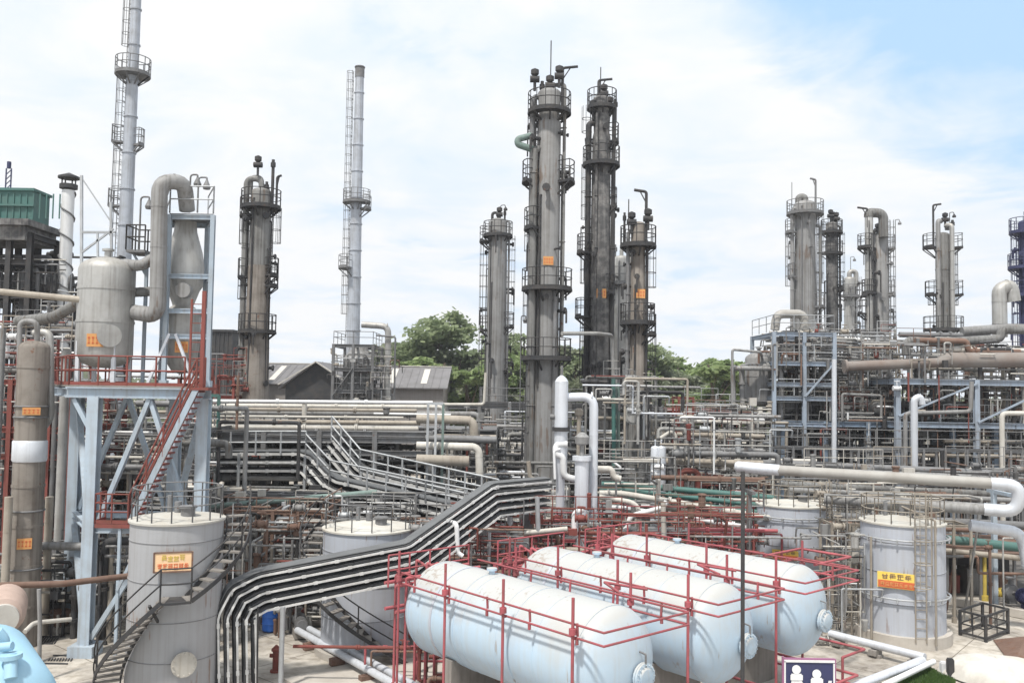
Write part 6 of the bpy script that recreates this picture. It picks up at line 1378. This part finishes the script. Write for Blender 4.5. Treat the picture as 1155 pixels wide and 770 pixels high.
# far left
zone(26, xz(-20,40),xz(74,40),38,46,0,13,'one of the tangled pipes behind the slender vessel at far left','tangled pipes at far left',wt={**MW,'redd':5,'dark':6})
frame('rusty red railed pipe frame behind the slender vessel', xz(-20,38),xz(70,38),38.5,44,[3.5,6.8,Z(30,482,38.5),Z(30,428,38.5)],4,1,M['redd'],rails=(6.8,Z(30,482,38.5),Z(30,428,38.5)),decks=(6.8,),pw=.2)
zone(16, xz(-25,48),xz(66,52),50.5,56,10,18,'dark pipe tangle inside the dark steel structure at far left','dark pipes in the far-left structure',wt={'dark':5,'grey':3,'rustm':2,'coll':1})
for k, (px, z, r_, lab) in enumerate(((14,Z(14,322,51),.75,'round dark fan housing in the far-left structure'),(40,Z(40,318,51),.6,'smaller round dark housing in the far-left structure'))):
    exchanger(lab, (xz(px,52),52), 15, 3.2, r_, M['cold'], z=z)
# behind the tower
zone(24, xz(80,42),xz(240,42),40,47,0,9,'one of the pipes seen between the legs of the blue-grey tower','pipes behind the blue-grey tower')
frame('dark pipe rack seen between the legs of the blue-grey tower', xz(80,44),xz(236,44),43,48,[3.2,5.6,7.8],4,1,M['grey'],rails=(5.6,7.8),decks=(5.6,),pw=.24,name='pipe_rack')
zone(7, xz(150,40),xz(245,40),40,44,zd-2,zd+.6,'red-brown pipework behind the deck of the tower','red-brown pipework behind the tower deck',wt={'redd':3,'rustm':5,'coll':3},rmax=.08)
frame('red railed landing behind the right end of the tower deck', xz(212,60),xz(272,60),58,62,[Z(250,446,58),Z(250,425,58)],3,1,M['redd'],rails=(Z(250,446,58),Z(250,425,58)),decks=(Z(250,446,58),),pw=.16)
# middle, below the pipe rack and walkways
zone(40, xz(236,48),xz(560,48),48,56,0,7.6,'one of the dark pipes crowded under the middle pipe rack','pipes under the middle pipe rack',wt={**MW,'dark':10,'grey':8})
zone(34, xz(262,38),xz(360,38),36,43,0,4.8,'one of the pipes beside the roof of the middle tank','pipes left of the middle tank',wt={**MW,'rustm':6,'coll':6},rmax=.13)
zone(22, xz(470,42),xz(610,42),38,46,0,4.3,'one of the pipes below the right end of the cable rack','pipes below the right end of the cable rack')
frame('pale rusty pipe stand with thin rails left of the middle tank', xz(262,39),xz(372,39),38,42,[2.2,4.0,Z(300,575,38)],4,1,M['rustm'],rails=(4.0,),pw=.14)
frame('thin grey rail stand spanning in front of the left walkway', xz(240,41),xz(470,41),41,42,[Z(350,557,41)],6,1,M['grey'],rails=(),pw=.14)
pipe('long grey-green pipe slanting gently up to the right below the walkway', [P(225,572,40),P(425,555,40.5)], .13, M['greeng'], collars=2)
pipe('white bent riser under the grey-green pipe', [P(320,566,39.6),P(321,582,39.6),P(333,584,39.6)], .1, M['white'])
frame('dark steelwork packed below the middle pipe rack', xz(236,54),xz(560,54),53,58,[3,5.2,7.4],8,1,M['dark'],decks=(5.2,7.4),pw=.22)
# feet of the centre columns
zone(48, xz(545,55),xz(740,55),54.5,61.5,0,8.6,'one of the pipes crowded round the feet of the centre columns','pipes round the feet of the centre columns')
frame('grey pipe frame behind the feet of the centre columns', xz(540,62),xz(745,62),62,67,[3.2,6.2,8.8,Z(640,455,62)],6,1,M['grey'],rails=(6.2,8.8),decks=(3.2,6.2,8.8),pw=.24)
zone(8, xz(660,48),xz(740,48),49,53,7,10.8,'one of the pipes high between the black column and the slim column','pipes between the black and slim columns',rmax=.11)
# between slim column and right structure
zone(46, xz(735,54),xz(870,54),48,66,0,8.8,'one of the pipes in the gap between the slim column and the blue structure','pipes right of the slim column',wt={**MW,'redd':4})
frame('low grey pipe rack in the gap right of the slim column', xz(735,62),xz(868,62),60,66,[3.2,6.0,8.2],5,1,M['grey'],decks=(6.0,8.2),rails=(8.2,),pw=.24,name='pipe_rack')
frame('rusty red stair tower in the gap right of the slim column', xz(762,56),xz(778,56),55,57,[2.5,5.0,7.4,9.6],1,1,M['redd'],rails=(5.0,7.4),pw=.13)
for k, (y, D, mm) in enumerate(((470,58,'white'),(474,56,'cream'),(462,66,'redd'),(489,54,'tan'),(505,52,'coll'),(520,50,'tan'),(538,48,'rustm'))):
    pipe(['white level pipe topmost in the gap right of the slim column','cream level pipe second in the gap right of the slim column','red-brown level pipe furthest back in the gap right of the slim column','tan level pipe in the middle of the gap right of the slim column','pale level pipe below the tan one in the gap','thick tan level pipe low in the gap','rusty level pipe lowest in the gap before the large insulated pipe'][k], [P(735,y,D),P(862,y+3,D)], (.14,.12,.16,.14,.13,.2,.14)[k], M[mm], collars=1.7, flanges=(.3,.6))
pipe('cream upright with a right-angle arm in the gap right of the slim column', [(xz(762,50),50,0),P(762,490,50),P(757,486,50),P(745,494,50)], .11, M['cream'])
for k, px in enumerate((739,746)):
    vessel(('pale slender post vessel in the gap, left one of two','pale slender post vessel in the gap, right one of two')[k], (xz(px,49),49), 1.2, Z(px,505,49), .24, M['shiny'], name='post_vessel', legs=3)
# right structure
zone(66, xz(868,62),xz(1170,62),58.5,68,0,8,'one of the pipes crowded under the long blue-grey structure','pipes under the blue-grey structure',wt={**MW,'dark':16,'grey':8})
zone(40, xz(868,62),xz(1010,62),60,67,7.8,14.6,'one of the pipes packed into the upper frame on the right','pipes in the upper frame',wt={**MW,'rustm':4,'coll':8},rmax=.2)
zone(26, xz(1010,62),xz(1170,62),59,66,8,14.2,'one of the pipes around the rusty pipeline on the right','pipes round the rusty pipeline',wt={**MW,'rustm':8,'redd':3},rmax=.2)
for i in range(9):
    exchanger('round-ended exchanger on the blue-grey deck', (xz(890+i*30,62),63+(i%3)), 80+20*(i%2), 4, .5, M[('coll','colg','grey')[i%3]], 'exchangers on the blue-grey deck', z=Z(1000,476,DR)+.95)
for i in range(8):
    pump('pump half hidden under the blue-grey structure', (xz(880+i*34,57),57.5+(i%2)), 30*i, M[('grey','blued','green')[i%3]], 'pumps under the blue-grey structure', s=1.3)
frame('dark steelwork closing the back of the blue-grey structure', xz(866,72),xz(1180,72),71,77,[3,5.5,8,10.6],8,1,M['dark'],decks=(3,5.5,8,10.6),pw=.25)
frame('dark steelwork closing the back of the centre plant', xz(500,74),xz(868,74),76,80,[3,6,8.4],9,1,M['grey'],decks=(3,6,8.4),pw=.25)
frame('grey railed gallery along the front of the blue-grey structure', xz(868,57),xz(1160,57),56.6,57.8,[Z(1000,505,57)],12,1,M['grey'],rails=(Z(1000,505,57),),pw=.14)
# between big pipe and tanks
zone(30, xz(935,46),xz(1050,46),38.8,47,0,5.6,'one of the thin pipes crossing behind the light grey tanks on the right','thin pipes behind the right tanks',wt={'coll':6,'cream':5,'tan':5,'clad':4,'grey':2,'rustm':2},rmin=.03,rmax=.08)
frame('thin pale rail stand linking the two light grey tanks on the right', xz(925,41),xz(1075,41),39.5,41,[Z(960,588,40)],8,1,M['tan'],rails=(Z(960,588,40),),pw=.1)
# catwalk between tank roofs
# red valve clutter behind the horizontal tanks
zone(20, xz(470,38),xz(590,38),33.5,38.5,0,4.6,'one of the red valve pipes behind the nearest horizontal tank','red valve pipes behind the nearest horizontal tank',wt=REDW,rmin=.04,rmax=.08)
zone(16, xz(592,40),xz(700,40),36.5,41,0,4.6,'one of the red valve pipes behind the middle horizontal tank','red valve pipes behind the middle horizontal tank',wt=REDW,rmin=.04,rmax=.08)
zone(14, xz(700,42),xz(860,42),38.5,43,0,4.4,'one of the red valve pipes behind the furthest horizontal tank','red valve pipes behind the furthest horizontal tank',wt=REDW,rmin=.04,rmax=.08)
for (pa, pb, D, y, lab) in ((486,590,36.5,612,'red railed catwalk behind the nearest horizontal tank'),(606,702,39.5,598,'red railed catwalk behind the middle horizontal tank'),(708,850,41.5,590,'red railed catwalk behind the furthest horizontal tank')):
    frame(lab, xz(pa,D),xz(pb,D),D,D+1.2,[Z((pa+pb)/2,y+10,D)],4,1,M['red'],rails=(Z((pa+pb)/2,y+10,D),),decks=(Z((pa+pb)/2,y+10,D),),pw=.12,name='catwalk',cat='catwalk')
# cream pipes and posts in front of the red clutter
for k, (pts, r_, mm, lab) in enumerate([([(560,604),(640,596)],.1,'cream','slanting cream pipe over the red valves left of centre'),([(575,560),(576,620)],.12,'galv','pale post among the red valves'),([(568,590),(568,640)],.12,'galv','pale post by the end of the nearest horizontal tank'),([(606,560),(607,600)],.1,'galv','pale post under the right end of the cable rack'),([(550,602),(556,598),(570,600)],.22,'cream','short cream elbow under the cable rack')]):
    pipe(lab, [P(a,b,36.5) for a,b in pts], r_, M[mm])
for i, (px, py) in enumerate(((560,628),(585,622),(648,606),(668,600),(735,596),(770,598))):
    D = (37.4,37.8,40,40.4,42,42.4)[i]; exchanger('small cream drum among the red valves', (xz(px,D),D), 20*i, 1.8, .3, M['cream'], 'cream drums among the red valves', z=2.6)
# saddles area: red valves under the bullets, left
zone(10, xz(460,29),xz(500,29),27,31,0,1.4,'one of the low red pipes at the left of the nearest horizontal tank','low red pipes by the nearest horizontal tank',wt=REDW,rmin=.04,rmax=.06)
# yard behind left tank and below tower
zone(14, xz(110,36),xz(150,36),34,38,0,4,'one of the pipes low behind the left round tank','pipes low behind the left round tank')
zone(14, xz(20,33),xz(80,33),35,39,0,3,'one of the dark pipes at floor level behind the tower feet','floor pipes behind the tower feet',wt={'dark':5,'grey':4,'tan':2})
for i in range(6):
    pump('pump among the pipes left of the tower feet', (xz(15+i*13,36),36+(i%2)*1.2), 40*i, M[('grey','rustm','green')[i%3]], 'pumps left of the tower feet', s=1.0)

# cabinets added to darken the back of the blue-grey structure and centre plant
for i in range(13):
    px = (880+i*22) if i < 10 else (560+(i-10)*60); D = 69.6 if i < 10 else 72; x = xz(px,D); m = MB(); hh = 2.4+.8*((i*5)%3); m.cbox((x,D,.05+hh/2),1.35,1.4,hh)
    for k in range(7): m.cbox((x,D-.74,.4+k*hh/8),1.1,.06,.07)
    m.cbox((x,D,.12+hh),1.5,1.55,.12); tag(m.build('cooler_cabinet', M[('cold','dark','navy')[i%3]]), 'added dark louvred cabinet darkening the back of the plant', 'cabinet', 'added dark cabinets at the back')

# ================================================================== fine pipework nobody could count: one object of several materials
FINE_M = ['coll','grey','clad','tan','cream','dark','colg','redd','white','rustm','galv']
FI = {k: i for i, k in enumerate(FINE_M)}
fine = MB(); rf_ = random.Random(77)
def fines(n, px0, px1, D0, D1, z0, z1, wt, hmin=.25, rmax=.07):
    ks = list(wt); wv = [wt[k] for k in ks]
    for i in range(n):
        D = rf_.uniform(D0, D1); x0_ = P(px0,500,D).x; x1_ = P(px1,500,D).x; x = rf_.uniform(x0_, x1_); z = rf_.uniform(z0, z1); r = rf_.uniform(.02, rmax)
        fine.cur = FI[rf_.choices(ks, wv)[0]]; t = rf_.random(); L = rf_.uniform(.4, 3.2)
        if t < .28: fine.tube([(x,D,z),(min(x1_,x+L*1.6),D,z)], r, 6)
        elif t < .5: fine.tube([(x,D,max(0,z-L)),(x,D,z)], r, 6)
        elif t < .66:
            s_ = rf_.choice((-1,1)); fine.tube([(x,D,max(0,z-L)),(x,D,z),(x+s_*L*.6,D,z),(x+s_*L*.6,D+.2,z-rf_.uniform(.2,.9))], r, 6, fillet=r*2)
        elif t < .74: fine.tube([(x,D,z),(x,D+L,z)], r, 6)
        elif t < .84:   # valve body with a wheel
            fine.lathe((x-.25,D,z),(1,0,0),[(0,.08),(0,.17),(.06,.17),(.06,.09),(.15,.15),(.35,.15),(.44,.09),(.44,.17),(.5,.17)],8); fine.tube([(x,D,z),(x,D,z+.45)],.03,5); fine.ring((x,D,z+.45),.17,.025,10,4)
        elif t < .91:   # short railing
            fine.rail([(x,D,z),(min(x1_,x+1.2+L),D,z)],1.0,1.0,.022,toe=False)
        elif t < .96:   # small upright pot
            rr_ = rf_.uniform(.08,.17); hh = rf_.uniform(.3,.8); fine.lathe((x,D,z),(0,0,1),[(0,rr_*.6),(.08,rr_),(hh,rr_),(hh+.05,rr_*1.25),(hh+.12,rr_*1.25),(hh+.14,rr_*.4)],10)
        else: fine.cbox((x,D,z),rf_.uniform(.2,.6),.25,rf_.uniform(.2,.6))
G_ = {'coll':6,'grey':6,'clad':5,'tan':3,'cream':4,'dark':6,'colg':5,'redd':1,'white':2,'rustm':1,'galv':3}
GD = {**G_, 'dark':22, 'grey':10, 'rustm':1}; GR = {'redd':7,'coll':2,'grey':2,'rustm':3}
fines(260,-20,76,38,46,1,13,{**G_,'redd':6}); fines(120,0,66,50,56,11,17,GD)
fines(330,80,245,39,48,0,9,G_); fines(90,215,275,57,62,8,12,{**GR,'grey':3})
fines(520,236,560,48,57,0,8.6,G_); fines(300,250,372,35.5,43,0,5.2,{**G_,'rustm':7}); fines(240,470,640,37,46,0,4.2,G_); fines(90,372,470,37.5,42,2.5,4.4,G_)
fines(120,372,440,80,86,7,13.5,G_)
fines(430,545,745,55,64,0,8.4,G_); fines(190,640,745,43,54,0,6.5,G_); fines(110,545,640,43,50,0,4.4,G_); fines(40,655,735,49,55,8.6,10.8,G_)
fines(560,735,870,47,67,0,9.2,{**G_,'redd':3})
fines(1000,868,1170,57.5,70,0,8.2,{'dark':30,'grey':10,'colg':7,'coll':3,'redd':3,'rustm':2,'galv':1}); fines(520,868,1012,59,67,8,14.3,{**G_,'rustm':5,'coll':10}); fines(330,1010,1175,57.5,66,8,13.6,{**G_,'rustm':8,'redd':4})
fines(90,1060,1175,46,50,4.0,6.3,{'coll':6,'grey':5,'rustm':3,'dark':5}, rmax=.06); fines(170,860,1060,46.5,52,1.5,6.3,{'coll':6,'cream':4,'tan':5,'clad':4,'grey':5,'rustm':3,'dark':3}, rmax=.05); fines(170,925,1060,39,50,1.0,6.0,{'coll':6,'cream':4,'tan':5,'clad':4,'grey':5,'rustm':3,'dark':3}, rmax=.05); fines(120,925,975,35.5,42,0,4.5,G_, rmax=.04)
fines(230,470,592,33.5,38.5,.2,5.0,GR,rmax=.05); fines(170,592,702,36.5,41,.2,4.9,GR,rmax=.05); fines(170,702,862,38.5,43,.2,4.7,{**GR,'rustm':3},rmax=.05)
fines(120,0,80,34.5,39,0,3,GD); fines(70,108,150,34,38,0,4.2,GD)

# ================================================================== keep the pipes that show, give each its own description
from mathutils.bvhtree import BVHTree
bpy.context.view_layer.update()
V_ = []; Fc = []; own = []
for o in bpy.data.objects:
    if o.type != 'MESH': continue
    r_ = o
    while r_.parent is not None: r_ = r_.parent
    if o.data.name in ('crown',) or r_.name.startswith(('tree','distant_trees','grass','haze')): continue
    mw = o.matrix_world; b0 = len(V_); V_ += [mw @ v_.co for v_ in o.data.vertices]
    for p_ in o.data.polygons: Fc.append([b0+k for k in p_.vertices]); own.append(r_.name)
b0 = len(V_); V_ += [Vector((p[0], p[1], p[2])) for p in fine.v]
for f_ in fine.f: Fc.append([b0+k for k in f_]); own.append('fine')
bvh = BVHTree.FromPolygons(V_, Fc); hits = {}
NX, NY = 578, 385
for j in range(150, NY):
    py = (j+.5)*2
    for i in range(NX):
        px = (i+.5)*2
        d = (fw + (px-577.5)/F*cr + (385-py)/F*cu).normalized()
        lo_, no_, ix_, di_ = bvh.ray_cast(Vector((0,0,CAM_H)), d, 400)
        if ix_ is not None:
            h = hits.setdefault(own[ix_], [0, 0, 0]); h[0] += 1; h[1] += px; h[2] += py
del V_, Fc, own, bvh
n_named = sum(1 for o in bpy.data.objects if o.parent is None and o.get('category') in ('pipe','duct') and o.name not in INFO)
auto = sorted(AUTO, key=lambda o: -hits.get(o.name, [0])[0])
keep = [o for o in auto if hits.get(o.name, [0])[0] >= 7][:max(0, 285-n_named)]; kn = {o.name for o in keep}
MATI = {m.name: i for i, m in enumerate([M[k] for k in FINE_M])}; MATI['bright_cladding'] = FI['white']; MATI['sooty_shell'] = FI['dark']; MATI['faded_red_paint'] = FI['redd']
for o in auto:
    if o.name in kn: continue
    for q in [o] + list(o.children) + [g2 for ch in o.children for g2 in ch.children]:
        mw = q.matrix_world; b0 = len(fine.v); fine.cur = MATI.get(q.data.materials[0].name, 1)
        fine.v += [tuple(mw @ v_.co) for v_ in q.data.vertices]
        for p_ in q.data.polygons: fine.face([b0+k for k in p_.vertices], p_.use_smooth)
    for q in [g2 for ch in o.children for g2 in ch.children] + list(o.children) + [o]: bpy.data.objects.remove(q)
tag(fine.build('pipework_tangle', [M[k] for k in FINE_M], origin=(0,50,0)), 'dense tangle of small pipes, valves and rails filling the plant between the larger pieces', 'pipework', kind='stuff')
CN = {'aluminium_cladding':'dull silver','bright_cladding':'bright silver','weathered_grey_shell':'streaky grey','pale_grey_shell':'pale grey','sooty_shell':'sooty','dark_steel':'blackish','grey_steel':'mid grey','tan_cladding':'tan','cream_paint':'cream','white_paint':'white','rusty_steel':'rust-brown','faded_red_paint':'red','rusty_red_paint':'dull red'}
SN = {'h':'level','v':'upright','b':'crooked','u':'hoop','d':'stepped'}
fam = {}
for o in keep:
    mm_, k, r = INFO[o.name]; fam.setdefault((CN.get(mm_,'grey'), SN[k], o['group']), []).append(o)
ORD = ['first','second','third','fourth','fifth','sixth','seventh','eighth','ninth','tenth','eleventh','twelfth']
for (c_n, s_n, grp), lst in fam.items():
    where = grp.replace('tangled pipes','').replace('one of the','')
    for w_ in ('thin pipes','pipes','red valve pipes','red valve','dark pipes','red-brown pipework','low red','floor pipes'): pass
    where = grp
    for w_ in ('red valve pipes ','low red pipes ','tangled pipes ','dark pipes ','thin pipes ','floor pipes ','red-brown pipework ','pipes '):
        if where.startswith(w_): where = where[len(w_):]; break
    lst.sort(key=lambda o: hits[o.name][1]/hits[o.name][0])
    for i, o in enumerate(lst):
        o['label'] = (f'{c_n} {s_n} pipe {where}' if len(lst) == 1 else f'{c_n} {s_n} pipe {where}, {ORD[min(i,11)]} from the left')
from collections import defaultdict
sh_ = defaultdict(list)
for o in bpy.data.objects:
    if o.parent is None and o.get('label'): sh_[o['label']].append(o)
for l_, lst in sh_.items():
    if len(lst) < 2: continue
    if lst[0].get('group') == 'red spray pipe frames': continue
    lst.sort(key=lambda o: o.location.x/o.location.y)
    for i, o in enumerate(lst): o['label'] = f'{l_}, {ORD[i]} from the left' if i < 12 else l_
for o in bpy.data.objects:
    if o.parent is None and o.get('label') and len(o['label'].split()) > 16: print('LONG', o['label'])
print('PIPES named', n_named, 'kept', len(keep))
